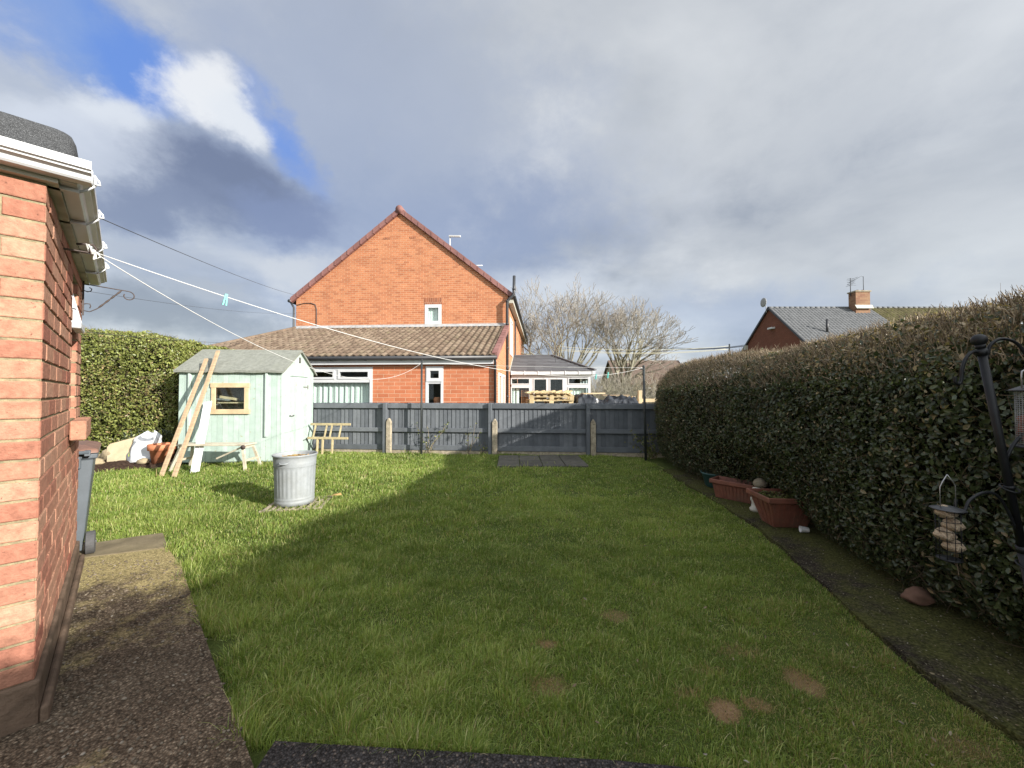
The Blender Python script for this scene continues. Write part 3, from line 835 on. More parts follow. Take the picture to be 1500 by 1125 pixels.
# ------------------------------------------------------------------ garden shed
SC = (-4.88,8.20,0); SR = math.atan2(.08,1)
shed = thing('garden_shed', 'mint green timber shed with pale felt roof standing in the lawn corner', 'shed', SC, SR)
W_, D_, EH, RH = 2.06, 1.5, 1.96, 2.43
sh = MB(); rs_ = random.Random(8)
WIN = (-1.40,-.68,1.07,1.67)
nb = 19; bw = W_/nb
def board(a0,a1,z0,z1):
    sh.box(a0+.0025, a1-.0025, -.004+rs_.uniform(-.002,.002), .016, z0, z1)
sh.cur = .5
for i in range(nb):
    a0 = -W_+i*bw; a1 = a0+bw; sh.cur = rs_.random()
    if a1 > WIN[0]+.01 and a0 < WIN[1]-.01:
        board(a0,a1,.05,WIN[2]); board(a0,a1,WIN[3],EH)
        if a0 < WIN[0]: board(a0,WIN[0],WIN[2],WIN[3])
        if a1 > WIN[1]: board(WIN[1],a1,WIN[2],WIN[3])
    else: board(a0,a1,.05,EH)
DOOR = (.30,1.16,.10,1.86)
gz = lambda y: EH+(RH-EH)*(1-abs(y-D_/2)/(D_/2))
nb2 = 14; bw2 = D_/nb2
for i in range(nb2):
    y0 = i*bw2+.002; y1 = (i+1)*bw2-.002; sh.cur = rs_.random()
    zb = .05
    ym = (y0+y1)/2
    if DOOR[0] < ym < DOOR[1]: zb = DOOR[3]
    x = .004+rs_.uniform(-.002,.002)
    ys = [y0, D_/2, y1] if y0 < D_/2 < y1 else [y0,y1]
    poly = [(x,y0,zb),(x,y1,zb)]+[(x,yy,gz(yy)) for yy in reversed(ys)]
    sh.prism(poly, (-.016,0,0))
sh.cur = .5
sh.box(-W_-.004,-W_+.012,0,D_,.05,EH); sh.box(-W_,0,D_-.012,D_,.05,EH)
sh.prism([(-W_,0,EH),(-W_,D_,EH),(-W_,D_/2,RH)], (.012,0,0))
sh.box(-W_,-.012,.016,D_-.014,.03,.06)
sh.build('wall', M['shed'], shed)
for x, w2, zb in ((-.305,.045,.56),(-1.835,.045,.56)):
    tr = MB(); tr.cur = .9; tr.box(x-w2/2,x+w2/2,-.055,-.007,zb,EH-.01); tr.build('batten', M['shed'], shed, bevel=.003)
tr = MB(); tr.cur = .9; tr.box(-.028,.0055,-.012,-.0065,.05,EH); tr.build('corner_trim', M['shed'], shed, bevel=.002)
# door
dr = MB(); rs2 = random.Random(4)
for i in range(8):
    y0 = DOOR[0]+(DOOR[1]-DOOR[0])*i/8+.0015; y1 = DOOR[0]+(DOOR[1]-DOOR[0])*(i+1)/8-.0015
    dr.cur = rs2.random(); dr.box(-.01,.008+rs2.uniform(0,.003),y0,y1,DOOR[2],DOOR[3]-.012)
dro = dr.build('door', M['shed'], shed)
for z in (.36,1.62):
    h_ = MB(); h_.box(.012,.018,DOOR[1]-.22,DOOR[1]-.01,z-.012,z+.012); h_.box(.012,.02,DOOR[1]-.012,DOOR[1]+.03,z-.05,z+.05); h_.build('hinge', M['steel'], dro)
la = MB(); la.beam((.03,DOOR[0]-.03,.985),(.03,DOOR[0]+.16,.975),.02,.025); la.tube([(.01,DOOR[0]+.04,.98),(.05,DOOR[0]+.04,.98)],.016,10); la.build('latch', M['steel'], dro)
ho = MB()
pts = [(.012, D_/2+.028*math.cos(a), 2.255+.045*math.sin(a)) for a in np.linspace(-.2,math.pi+.2,12)]
ho.tube([(.012,D_/2+.026,2.17)]+pts+[(.012,D_/2-.026,2.17)], .009, 6); ho.build('horseshoe', M['iron'], shed)
# window
wf = MB(); x0,x1,z0,z1 = WIN
wf.box(x0-.01,x0+.075,-.035,-.0065,z0+.07,z1-.075); wf.box(x1-.075,x1+.01,-.035,-.0065,z0+.07,z1-.075)
wf.box(x0-.03,x1+.03,-.037,-.0065,z1-.075,z1+.02); wf.box(x0-.02,x1+.04,-.05,-.0065,z0-.03,z0+.07)
wfo = wf.build('window_frame', M['pine'], shed, bevel=.004)
gp = MB(); gp.box(x0+.07,x1-.07,.004,.009,z0+.06,z1-.07); gp.build('pane', M['glass'], wfo)
it = MB(); it.box(x0+.02,x1-.15,.12,.30,1.26,1.285); it.beam((x0+.05,.16,1.40),(x0+.40,.2,1.34),.06,.05); it.build('shelf', M['pine'], shed)
bk = MB(); bk.box(-W_+.02,-.02,.34,.36,.1,EH); bk.build('pane_backing', M['pane_backing'], shed)
# roof felt, two slopes with drooping edges
rf = MB(); ov = .085; ex = .06
sl_ = (RH-EH)/(D_/2)
def slope_pts(y, lift): return (y, (EH+sl_*(y if y <= D_/2 else D_-y))+lift)
for sgn in (0,1):
    ye = -ov if sgn == 0 else D_+ov
    yr = D_/2
    ze = EH-sl_*ov+.045; zr = RH+.045
    n_ = 14; vs = []; fs = []
    for i in range(n_+1):
        x = -W_-ex+(W_+2*ex)*i/n_; wv_ = .006*math.sin(i*1.7)
        vs += [(x,ye,ze-.045+wv_),(x,ye,ze+wv_),(x,yr,zr),(x,yr,zr-.05)]
    for i in range(n_):
        b = i*4
        fs += [(b,b+4,b+5,b+1),(b+1,b+5,b+6,b+2),(b+4,b,b+3,b+7)]
    fs += [(0,1,2,3),(n_*4+3,n_*4+2,n_*4+1,n_*4)]
    rf.add(vs, fs)
rf.build('roof', M['shed_felt'], shed)

# timber leaning on the shed
def plank(name, p0, p1, w, h, mat, label, cat, up, group=None):
    mb = MB(); mb.beam(p0, p1, w, h, up); o = mb.build(name, mat, None, bevel=.003); return tag(o, label, cat, group)
plank('timber_batten', (-6.19,6.83,0), (-6.44,8.115,2.20), .07, .035, M['raw_timber'], 'left and shorter of the two raw timber lengths leaning on the shed roof', 'timber', (0,-1,.5), 'timber leaning on the shed')
plank('timber_batten', (-5.96,6.83,0), (-6.28,8.225,2.38), .07, .035, M['raw_timber'], 'right and longer of the two raw timber lengths leaning on the shed roof', 'timber', (0,-1,.5), 'timber leaning on the shed')
mb = MB()
p0 = Vector((-5.93,7.24,0)); p1 = Vector((-6.30,8.0,1.30))
mb.beam(p0, p1, .155, .02, (0,-1,.5)); mb.beam(p0+Vector((.022,-.02,.0)), p1+Vector((.022,-.02,.0)), .012, .012, (0,-1,.5))
tag(mb.build('white_board', M['white_board'], None, bevel=.003), 'white painted board with a grooved edge leaning on the green shed wall', 'board')

# hop-up bench in front of the shed
hop = thing('work_platform', 'low cream painted timber work bench with splayed legs before the shed', 'bench', (-5.72,7.58,0), R(1.5))
t_ = MB(); t_.box(-.72,.60,-.17,.17,.465,.495); t_.build('top', M['old_paint'], hop, bevel=.005)
for sx in (-1,1):
    xb = .62 if sx > 0 else -.72
    for sy in (-1,1):
        l_ = MB(); l_.beam((xb-.09*sx, sy*.14, .47), (xb+.03*sx, sy*.24, 0), .05, .028, (0,1,0)); l_.build('leg', M['old_paint'], hop)
    s2 = MB(); s2.beam((xb-.02*sx,-.20,.19),(xb-.02*sx,.20,.19),.022,.04); s2.build('crossbar', M['old_paint'], hop); s2 = MB(); s2.beam((xb-.075*sx,-.17,.44),(xb-.075*sx,.17,.44),.025,.05); s2.build('crossbar', M['old_paint'], hop)
st = MB(); st.beam((.50,-.10,.44),(-.05,-.02,.20),.02,.03); st.build('brace', M['old_paint'], hop)
hg = MB(); hg.tube([(.555,-.178,.44),(.555,-.165,.44)], .045, 14); hg.build('hinge', M['iron'], hop)

# terracotta pot, compost sack, tan slab, stones, netting
mb = MB(); mb.lathe([(.0,.02),(.15,.0),(.155,.0),(.205,.30),(.235,.305),(.24,.42),(.225,.425),(.205,.40),(.19,.34),(0,.33)], 40)
o = mb.build('plant_pot', M['terracotta'], None); o.location = (-7.28,8.06,.0)
tag(o, 'big round terracotta plant pot between the white sack and the shed', 'plant pot')
sack = thing('compost_sack', 'crumpled white plastic compost sack slumped against the left hedge', 'sack', (-7.74,8.12,.02), R(8))
def sackmesh():
    vs = []; fs = []; n, m = 36, 22
    for i in range(m+1):
        t = i/m; z = .62*t
        wx = .27*(1-.12*t)*(1 if t < .72 else 1-((t-.72)/.28)**2*.75); wy = .15*(1-.55*t)*(1 if t < .75 else 1-((t-.75)/.25)**2*.6)
        if t < .12: q = .85+.15*t/.12; wx *= q; wy *= q
        for k in range(n):
            a = 2*math.pi*k/n
            e = .62
            cx = math.copysign(abs(math.cos(a))**e, math.cos(a)); cy = math.copysign(abs(math.sin(a))**e, math.sin(a))
            cr = 1+.045*math.sin(a*7+z*14)+.04*math.sin(a*3-z*21+1)+.05*math.sin(z*38+a*2)*t
            vs.append((cx*wx*cr+.07*t*t, cy*wy*cr+.10*t, z+.03*math.sin(a*2+.5)*t*t+.025*math.sin(a*5)*t))
    for i in range(m):
        for k in range(n):
            k2 = (k+1)%n; fs.append((i*n+k,i*n+k2,(i+1)*n+k2,(i+1)*n+k))
    fs.append(tuple(range(m*n,m*n+n)))
    return vs, fs, n, m
vs, fs, n, m = sackmesh()
mb = MB(); mb.smooth = True; mb.add(vs, fs); mb.build('sack_body', M['bag'], sack)
def patch(k0,k1,i0,i1,name,mat,p=.004):
    mb = MB(); idx = {}; pv = []; pf = []
    for i in range(i0,i1+1):
        for k in range(k0,k1+1):
            v_ = Vector(vs[i*n+k%n]); c_ = Vector((0,.1*(i/m),v_.z)); d = (v_-c_); d.z = 0
            idx[(i,k)] = len(pv); pv.append(v_+d.normalized()*p)
    for i in range(i0,i1):
        for k in range(k0,k1): pf.append((idx[(i,k)],idx[(i,k+1)],idx[(i+1,k+1)],idx[(i+1,k)]))
    mb.smooth = True; mb.add(pv, pf); mb.build(name, mat, sack)
patch(20,24,2,15,'printed_panel',M['bag_print']); patch(22,23,5,8,'lime_print',M['bag_lime'],.008); patch(24,30,17,19,'printed_panel',M['bag_print'])
mb = MB()
mb.prism([(-.25,0,0),(.23,0,.0),(.27,0,.40),(.22,0,.52),(-.22,0,.46),(-.27,0,.40)], (0,.05,0))
o = mb.build('stone_slab', simple('tan_slab',(.43,.35,.23),.85,.18,5,.3,40,dirt=(.42,.30,.16),dirt_amt=.5), None, bevel=.012, seg=2)
o.location = (-8.08,8.02,.02); o.rotation_euler = (R(-18),R(-9),R(14)); tag(o, 'tan square slab propped on the soil beside the white sack', 'slab')
for i, (x,y,r_,sc,lab) in enumerate([(-8.42,8.15,.19,(1.1,.8,.85),'larger grey brown rock behind the tan slab at the hedge foot'),(-8.36,7.72,.15,(1.3,.8,.5),'flat pale rock lying on the soil left of the tan slab'),(-8.62,8.2,.13,(1.2,.9,.8),'small buff rock on the soil nearest the wheeled bin'),(-7.50,7.86,.09,(1.3,.9,.7),'small buff rock on the soil between sack and pot')]):
    mb = MB(); mb.sphere((0,0,r_*sc[2]*.75), r_, 14, 9, sc, .22)
    o = mb.build('rock', M['stone'], None); o.location = (x,y,.03); tag(o, lab, 'rock', 'rocks on the soil bed')

nt_mb = MB(); rn = random.Random(12)
for i in range(26):
    x0 = -8.35+rn.random()*1.0; y0 = 8.35+rn.random()*.3
    pts = [(x0+.28*t*math.cos(i)+.1*math.sin(t*5+i), y0+.1*math.sin(t*4+i*2), .42+.30*math.sin(t*math.pi)*(0.6+.4*rn.random())+.02*math.sin(i)) for t in np.linspace(0,1,8)]
    nt_mb.tube(pts, .004, 4, False)
tag(nt_mb.build('garden_netting', M['netting'], None), 'tangle of dark garden netting draped behind the slab and sack', 'netting')

# hurdle of cut ladder against the fence
la_ = thing('wooden_ladder', 'short pale wooden ladder lying sideways against the grey fence', 'ladder', (-4.55,9.25,0), R(-4))
for z, y in ((.72,.12),(.40,.0)):
    r_ = MB(); r_.beam((-.35,y,z),(.65,y,z),.035,.055); r_.build('rail', M['weathered'], la_, bevel=.004)
for x in (-.22,.06,.19,.42):
    r_ = MB(); r_.beam((x,.12,.71),(x,.005,.41),.035,.025,(1,0,0)); r_.build('rung', M['weathered'], la_)
for x in (-.10,.03,.27):
    r_ = MB(); r_.beam((x,.0,.39),(x,-.03,.0),.05,.03,(1,0,0)); r_.build('leg', M['weathered'], la_)

# galvanised dustbin on a drain grid
db = thing('dustbin', 'galvanised steel dustbin without a lid, full of dead leaves, on the lawn', 'dustbin', (-2.90,5.18,.03), R(20))
def binmesh():
    prof = [(.22,0),(.232,.0),(.234,.035),(.238,.045),(.232,.055),(.236,.075),(.238,.085),(.234,.095)]
    for z in np.linspace(.11,.485,14): prof.append((.234+.014*(z-.1)/.4, z))
    prof += [(.250,.495),(.254,.505),(.250,.52),(.254,.533),(.251,.545),(.256,.60),(.258,.625),(.266,.632),(.268,.645),(.262,.652),(.256,.645),(.252,.62),(.240,.40),(.0,.395)]
    n = 168; vs = []; fs = []
    for r_, z in prof:
        rib = 0
        if .10 < z < .49: rib = .0018*min(1,(z-.10)/.03)*min(1,(.49-z)/.03)
        for k in range(n):
            a = 2*math.pi*k/n
            q = r_ + rib*math.copysign(min(1,abs(math.sin(a*28))*1.6), math.sin(a*28)) if r_ > .2 and rib else r_
            dent = 1-.008*math.sin(a*2+1)*math.sin(z*6)
            vs.append((q*math.cos(a)*dent, q*math.sin(a)*dent, z))
    for i in range(len(prof)-1):
        for k in range(n): fs.append((i*n+k,i*n+(k+1)%n,(i+1)*n+(k+1)%n,(i+1)*n+k))
    return vs, fs
vs, fs = binmesh(); mb = MB(); mb.smooth = True; mb.add(vs, fs); mb.build('body', M['galv'], db)
for sgn in (0,1):
    a0 = R(-110)+sgn*math.pi
    h_ = MB(); pts = []
    for t in np.linspace(-1,1,9):
        a = a0+t*.22; r_ = .256+.035*(1-abs(t)**4); pts.append((r_*math.cos(a), r_*math.sin(a), .565-.012*(1-t*t)))
    h_.tube(pts, .009, 8); h_.build('handle', M['galv'], db)
# leaves inside
n = 700; a = RNG.random(n)*2*np.pi; rr_ = np.sqrt(RNG.random(n))*.235
C_ = np.stack([rr_*np.cos(a), rr_*np.sin(a), .575+.03*RNG.random(n)+.02*np.cos(rr_*10)], 1)
def leaf_arrays(C, Nn, size, RNG, aspect=.5, spread=.8, rnd=None, six=False, up=None):
    n = len(C)
    Nn = Nn + spread*RNG.normal(size=(n,3)); Nn /= np.linalg.norm(Nn,axis=1,keepdims=True)
    T = RNG.normal(size=(n,3))
    if up is not None: T = T*.6+up
    T -= Nn*np.sum(T*Nn,axis=1,keepdims=True); T /= np.linalg.norm(T,axis=1,keepdims=True)+1e-9
    Bn = np.cross(Nn,T); s = size[:,None] if hasattr(size,'shape') else size
    fold = s*.10
    if six:
        V = np.stack([C-T*s*.5, C-T*s*.12+Bn*s*aspect*.5+Nn*fold, C+T*s*.25+Bn*s*aspect*.36+Nn*fold, C+T*s*.5, C+T*s*.25-Bn*s*aspect*.36+Nn*fold, C-T*s*.12-Bn*s*aspect*.5+Nn*fold],1)
        b = np.arange(n)[:,None]*6
        F = np.concatenate([b+np.array([[0,1,2,3]]), b+np.array([[0,3,4,5]])],0); k = 6
    else:
        V = np.stack([C-T*s*.5, C+Bn*s*aspect*.5+Nn*fold, C+T*s*.5, C-Bn*s*aspect*.5+Nn*fold],1)
        b = np.arange(n)[:,None]*4
        F = np.concatenate([b+np.array([[0,1,2]]), b+np.array([[0,2,3]])],0); k = 4
    r_ = RNG.random(n) if rnd is None else rnd
    return V.reshape(-1,3), F, np.repeat(r_,k), k
V,F,r_,k = leaf_arrays(C_, np.tile([0,0,1.],(n,1)), RNG.uniform(.03,.07,n), RNG, .55, .5)
lo = np_mesh('dead_leaves', V, F, M['dead_leaf'], r_, db); lo['kind'] = 'stuff'
mb = MB(); mb.lathe([(0,.57),(.24,.565)], 24); mb.build('leaf_fill', M['soil'], db)
gr = MB()
for i in range(9):
    x = -.33+i*.082; gr.box(x,x+.03,-.30,.30,0,.03)
for y in (-.30,0,.27): gr.box(-.36,.36,y,y+.03,.002,.028)
o = gr.build('drain_grid', M['concrete'], None); o.location = (-2.84,5.16,.0); o.rotation_euler = (0,0,R(12)); tag(o, 'slatted grey drain grid on the grass beneath the dustbin', 'drain cover')

# ------------------------------------------------------------------ back fence
FX0, FX1 = -6.2, 3.9
fy = lambda x: 9.95-.086*(x+7)
FR = math.atan(-.086)
fence = thing('timber_fence', 'slate grey painted board fence with concrete spurs across the garden end', 'fence', (0, fy(0), 0), FR)
FH = 1.235
posts = [-5.75,-3.13,-.52,1.80,3.88]
posts = [p/math.cos(FR) for p in posts]
edges = [-6.25]+posts+[4.05]
rf_ = random.Random(5)
for i in range(len(edges)-1):
    x0, x1 = edges[i], edges[i+1]
    bd = MB(); x = x0+.0
    while x < x1-.01:
        xe = min(x+.104, x1); bd.cur = rf_.random(); j = rf_.uniform(0,.006)
        vs = [(x,.000+j,.07),(xe+.004,.014+j,.07),(xe+.004,.022+j,.07),(x,.022+j,.07)]
        zt = FH+rf_.uniform(-.006,.004)
        vs2 = [(a_,b_,zt) for a_,b_,_ in vs]
        bd.add(vs+vs2, [(0,1,5,4),(4,5,6,7),(1,2,6,5),(3,0,4,7),(2,3,7,6)]); x += .104
    bd.build('board_panel', M['fence'], fence)
    a0, a1 = x0+.045, x1-.045
    if i == 0: a0 = x0
    for d0, zb, zt_ in ((-.045,1.10,1.215),(-.045,.52,.62),(-.030,.075,.20)):
        rl = MB(); rl.cur = rf_.random(); rl.box(a0,a1,d0,-.002,zb,zt_); rl.build('rail', M['fence'], fence, bevel=.004)
for i, x in enumerate(posts):
    p_ = MB(); p_.cur = .4; p_.box(x-.042,x+.042,-.125,.03,0,1.24); p_.build('post', M['fence'], fence, bevel=.004)
    if i in (1,2,3):
        c_ = MB(); c_.cur = rf_.random(); xx = x+.115
        c_.prism([(xx-.06,-.15,0),(xx+.06,-.15,0),(xx+.06,-.15,.77),(xx+.03,-.15,.83),(xx,-.15,.865),(xx-.03,-.15,.83),(xx-.06,-.15,.77)], (0,.09,0))
        c_.build('concrete_spur', M['concrete'], fence, bevel=.008)
gb = MB(); gb.cur = .7; gb.box(-6.25,4.05,-.012,.03,-.03,.068); gb.build('gravel_board', M['concrete'], fence)

# ------------------------------------------------------------------ clothes poles, lines, pegs
lp = MB(); lp.tube([(-2.18,9.30,-.05),(-2.18,9.30,2.28)], .024, 12); lp.tube([(-2.18,9.30,2.20),(-2.18,9.24,2.20)], .012, 8); lp.tube([(-2.18,9.30,2.28),(-2.18,9.30,2.295)],.028,12)
tag(lp.build('clothes_pole', M['pole_black'], None), 'dark clothes pole in the sun before the middle of the fence', 'clothes pole', 'clothes poles')
rp = MB(); rp.tube([(2.98,8.62,-.05),(2.945,8.62,2.06)], .027, 12); rp.tube([(2.95,8.62,2.0),(2.85,8.60,2.03)], .018, 8); rp.sphere((2.945,8.62,2.07),.034,10,6)
tag(rp.build('clothes_pole', M['pole_black'], None), 'dark clothes pole in the shade beside the right hand hedge end', 'clothes pole', 'clothes poles')
HOOK = Mx @ Vector((.115,.735,2.36))
LP = Vector((-2.18,9.27,2.20)); RP = Vector((2.92,8.61,2.045))
def sagpts(a, b, sag, n=40): 
    a = Vector(a); b = Vector(b)
    return [a.lerp(b,t)-Vector((0,0,4*sag*t*(1-t))) for t in np.linspace(0,1,n)]
def line(name, a, b, sag, r_, mat, label, cat, group=None, extra=None):
    mb = MB(); mb.tube(sagpts(a,b,sag), r_, 6)
    if extra: extra(mb)
    return tag(mb.build(name, mat, None), label, cat, group)
def knot(mb):
    h = HOOK; r = random.Random(2)
    for i in range(5):
        d = Vector((r.uniform(-1,1),r.uniform(-1,1),r.uniform(-1,1))).normalized()*.045
        mb.tube([h, h+d*.6+Vector((0,0,.012)), h+d, h+d*.5-Vector((0,0,.03)), h+Vector((.01,.01,-.005))], .0045, 6)
    mb.sphere(h, .014, 8, 6, (1.6,1.2,1))
line('clothes_line', HOOK, RP, .43, .0030, M['rope'], 'white clothes line sagging from the wall hook to the shaded pole', 'clothes line', 'clothes lines', knot)
line('clothes_line', HOOK, LP, .575, .0030, M['rope'], 'white clothes line sagging from the wall hook to the sunlit pole', 'clothes line', 'clothes lines')
line('clothes_line', LP, RP, .03, .0038, M['rope'], 'white clothes line stretched almost level between the two poles', 'clothes line', 'clothes lines')
pegm = MB()
for s_ in (-1,1): pegm.add([(s_*.004-.0045,-.006,.02),(s_*.004+.0045,-.006,.02),(s_*.004+.0045,.006,.02),(s_*.004-.0045,.006,.02),
                            (s_*.010-.0045,-.006,-.065),(s_*.010+.0045,-.006,-.065),(s_*.010+.0045,.006,-.065),(s_*.010-.0045,.006,-.065)],
                           [(3,2,1,0),(4,5,6,7),(0,1,5,4),(1,2,6,5),(2,3,7,6),(3,0,4,7)])
pegm.tube([(-.008,0,-.02),(.008,0,-.02)], .004, 8)
pg0 = None
for u_, lab, sc in ((.080,'teal clothes peg nearest the brick outbuilding, hanging on the line',1.0),(.80,'teal clothes peg hanging on the line close to the shaded pole',1.35),(.745,'small teal clothes peg on the line in front of the conservatory end',1.1)):
    p = HOOK.lerp(RP,u_)-Vector((0,0,4*.43*u_*(1-u_)))
    if pg0 is None: pg0 = pegm.build('clothes_peg', M['peg'], None); o = pg0
    else: o = pg0.copy(); COL.objects.link(o)
    o.location = p-Vector((0,0,.066)); o.scale = (sc,sc,sc); o.rotation_euler = (R(4),R(7),R(50)); tag(o, lab, 'clothes peg', 'clothes pegs')

# ------------------------------------------------------------------ neighbour's gabled house
house = thing('brick_house', 'orange brick gabled house with tiled lean-to beyond the grey fence', 'house', (-.154,14.5,0), R(-4.5))
HW, HE, HR, HD = 8.39, 5.14, 8.42, 12.6
UW = (-3.20,-2.55,4.10,4.86)
wl = MB()
wall_open(wl, (-HW,0,0), (1,0,0), (0,-1,0), HW, 0, HE, [(UW[0]+HW,UW[1]+HW,UW[2],UW[3])], .09)
wl.add([(-HW,0,HE),(0,0,HE),(-HW/2,0,HR)], [(0,1,2)])
wall_open(wl, (0,0,0), (0,1,0), (1,0,0), HD, 0, HE, [(.9,2.1,3.0,4.5)], .09)
wl.add([(-HW,0,0),(-HW,HD,0),(-HW,HD,HE),(-HW,0,HE)], [(3,2,1,0)])
wl.add([(-HW,HD,0),(0,HD,0),(0,HD,HE),(-HW/2,HD,HR),(-HW,HD,HE)], [(4,3,2,1,0)])
wl.build('gable_wall', M['brick_gable'], house)
def window(o, u, n, rects, panes, d0=.03, d1=.10, w=.06, curtain=None, name='window', dark=True):
    f = MB(); frame_rects(f, o, u, n, rects, d0, d1, w)
    fo = f.build(name, M['pvc'], house)
    g_ = MB()
    for a0,a1,b0,b1 in panes: pane(g_, o, u, n, a0,a1,b0,b1, d0+.03)
    g_.build('pane', M['glass'], fo)
    return fo
def curtain(o, u, n, a0, a1, b0, b1, d, amp, freq, parent, name='curtain'):
    mb = MB(); o = Vector(o); u = Vector(u); n = Vector(n); k = 90; vs = []; fs = []
    for i in range(k+1):
        a = a0+(a1-a0)*i/k; q = amp*(math.sin(a*freq)+.5*math.sin(a*freq*1.7+1))
        for z in (b0,b1): vs.append(o+u*a+Vector((0,0,z))-n*(d+q*(1 if z == b0 else .6)))
    for i in range(k): fs.append((i*2,i*2+2,i*2+3,i*2+1))
    mb.smooth = True; mb.add(vs, fs); return mb.build(name, M['curtain'], parent)
o_, u_, n_ = (-HW,0,0), (1,0,0), (0,-1,0)
a0,a1 = UW[0]+HW, UW[1]+HW
fo = window(o_, u_, n_, [(a0,a1,UW[2],UW[3]),(a0+.06,a1-.06,UW[2]+.06,UW[3]-.06)], [(a0+.1,a1-.1,UW[2]+.1,UW[3]-.1)], -.01, .07, .065)
curtain(o_, u_, n_, a0+.1,a1-.1,UW[2]+.06,UW[3]-.06,.13,.012,60,fo,'blind')
so_ = MB(); so_.box(UW[0]-.02,UW[1]+.02,-.012,.0,UW[3]+.003,UW[3]+.25); so_.build('soldier_course', M['brick_soldier'], house)
for x in (-4.72,-3.70):
    v_ = MB(); v_.box(x-.12,x+.12,-.008,0,7.44,7.51); v_.build('air_brick', M['brick_soldier'], house)
cb = MB(); cb.tube([(-HW+.02,-.02,4.92),(-HW+.35,-.02,5.0),(-HW+.62,-.02,5.0),(-HW+.80,-.02,4.93),(-HW+.85,-.02,4.75),(-HW+.85,-.02,4.05)], .013, 6); cb.build('wall_cable', M['cable'], house)
# roof slabs
rfm = MB(); k = (HR-HE)/(HW/2); oh = .16
rfm.cur = .4
rfm.prism([(-HW-oh,-.06,HE-k*oh+.10),(-HW/2,-.06,HR+.10),(-HW/2,-.06,HR+.18),(-HW-oh,-.06,HE-k*oh+.18)], (0,HD+.1,0))
rfm.prism([(-HW/2,-.06,HR+.10),(oh,-.06,HE-k*oh+.10),(oh,-.06,HE-k*oh+.18),(-HW/2,-.06,HR+.18)], (0,HD+.1,0))
rfo = rfm.build('roof', M['roof_brown'], house)
vg = MB(); rv = random.Random(9); sl_len = math.hypot(HW/2+oh, k*(HW/2+oh)); nv = 17
for sgn in (-1,1):
    for i in range(nv):
        t0 = i/nv; t1 = (i+1)/nv-.002
        P = lambda t, dz: Vector((-HW/2+sgn*(HW/2+oh)*(1-t), 0, HE-k*oh+(k*(HW/2+oh))*t+dz))
        vg.cur = rv.random(); dx = .004 if i % 2 else 0
        a, b = P(t0,0), P(t1,0)
        vg.prism([a+Vector((0,-.10-dx,.01)), b+Vector((0,-.10-dx,.01)), b+Vector((0,-.10-dx,.215)), a+Vector((0,-.10-dx,.225))], (0,.14,0))
        vg.box(a.x-.03,a.x+.03,-.112-dx,0,a.z+.02,a.z+.20)
vg.build('verge', M['verge'], house)
rg = MB(); rg.cur = .5; rg.tube([(-HW/2,-.13,HR+.13),(-HW/2,HD+.06,HR+.13)], .15, 14); rg.build('ridge_cap', M['verge'], house)
# eaves boxes, gutters and pipes
eg = MB(); eg.box(.02,.20,-.02,HD,HE-.28,HE-.16); eg.build('soffit', M['pvc_dirty'], house)
eg = MB(); eg.tube([(oh+.08,-.10,HE-.02),(oh+.08,HD,HE-.06)], .065, 10); eg.build('gutter', M['black_plastic'], house)
eg = MB(); eg.tube([(-HW-oh-.06,-.12,HE-.06),(-HW-oh-.06,HD,HE-.06)], .065, 10)
eg.build('gutter', M['black_plastic'], house)
pp = MB(); pp.tube([(-HW-oh-.04,-.04,HE-.1),(-HW-.06,-.05,HE-.32),(-HW-.06,-.05,.1)], .04, 10); pp.build('downpipe', M['black_plastic'], house)
pp = MB(); pp.tube([(.04,3.4,HE-.3),(.04,3.4,.1)], .035, 8); pp.build('downpipe', M['black_plastic'], house)
sv = MB(); sv.tube([(-.01,-.16,.0),(-.01,-.16,4.86),(.03,-.16,4.95),(.20,-.16,5.10),(.235,-.16,5.2),(.25,-.16,5.84)], .055, 14)
for z in (1.3,2.35,3.1,4.0,4.85,5.3): sv.tube([(-.01 if z < 5 else .24,-.16,z),(-.01 if z < 5 else .24,-.16,z+.07)], .066, 14)
sv.tube([(-.01,-.16,2.45),(-.12,-.12,2.62)], .05, 10); sv.tube([(-.01,-.16,2.1),(-.12,-.1,2.2)], .045, 10)
sv.build('soil_pipe', M['black_plastic'], house)
window((0,0,0), (0,1,0), (1,0,0), [(.9,2.1,3.0,4.5),(.96,1.5,3.06,4.44),(1.5,2.04,3.06,4.44)], [(1.0,2.0,3.1,4.4)], -.03, .06)
# TV aerial, flue seen over the right slope
ar = MB(); x = -2.55
ar.tube([(x,1.3,6.9),(x,1.3,8.05)], .025, 8); ar.beam((x-.03,1.3,8.02),(x+.46,1.2,7.96),.09,.06)
ar.build('tv_aerial', M['pvc'], house); ar = MB(); ar.tube([(x+.5,2.6,6.5),(x+.72,2.6,7.2)], .02, 6); ar.build('tv_aerial', M['pvc'], house); ar = MB(); ar.tube([(x+.72,1.5,6.82),(x+1.35,1.45,6.80)],.022,6); ar.tube([(x+.72,1.5,6.55),(x+.72,1.5,7.0)],.022,6)
ar.build('tv_aerial', M['pvc'], house)
fl_ = MB(); fl_.tube([(x-.19,1.5,6.5),(x-.19,1.5,7.36)], .13, 14); fl_.tube([(x-.19,1.5,7.36),(x-.19,1.5,7.42)], .15, 14); fl_.build('flue', M['black_plastic'], house)

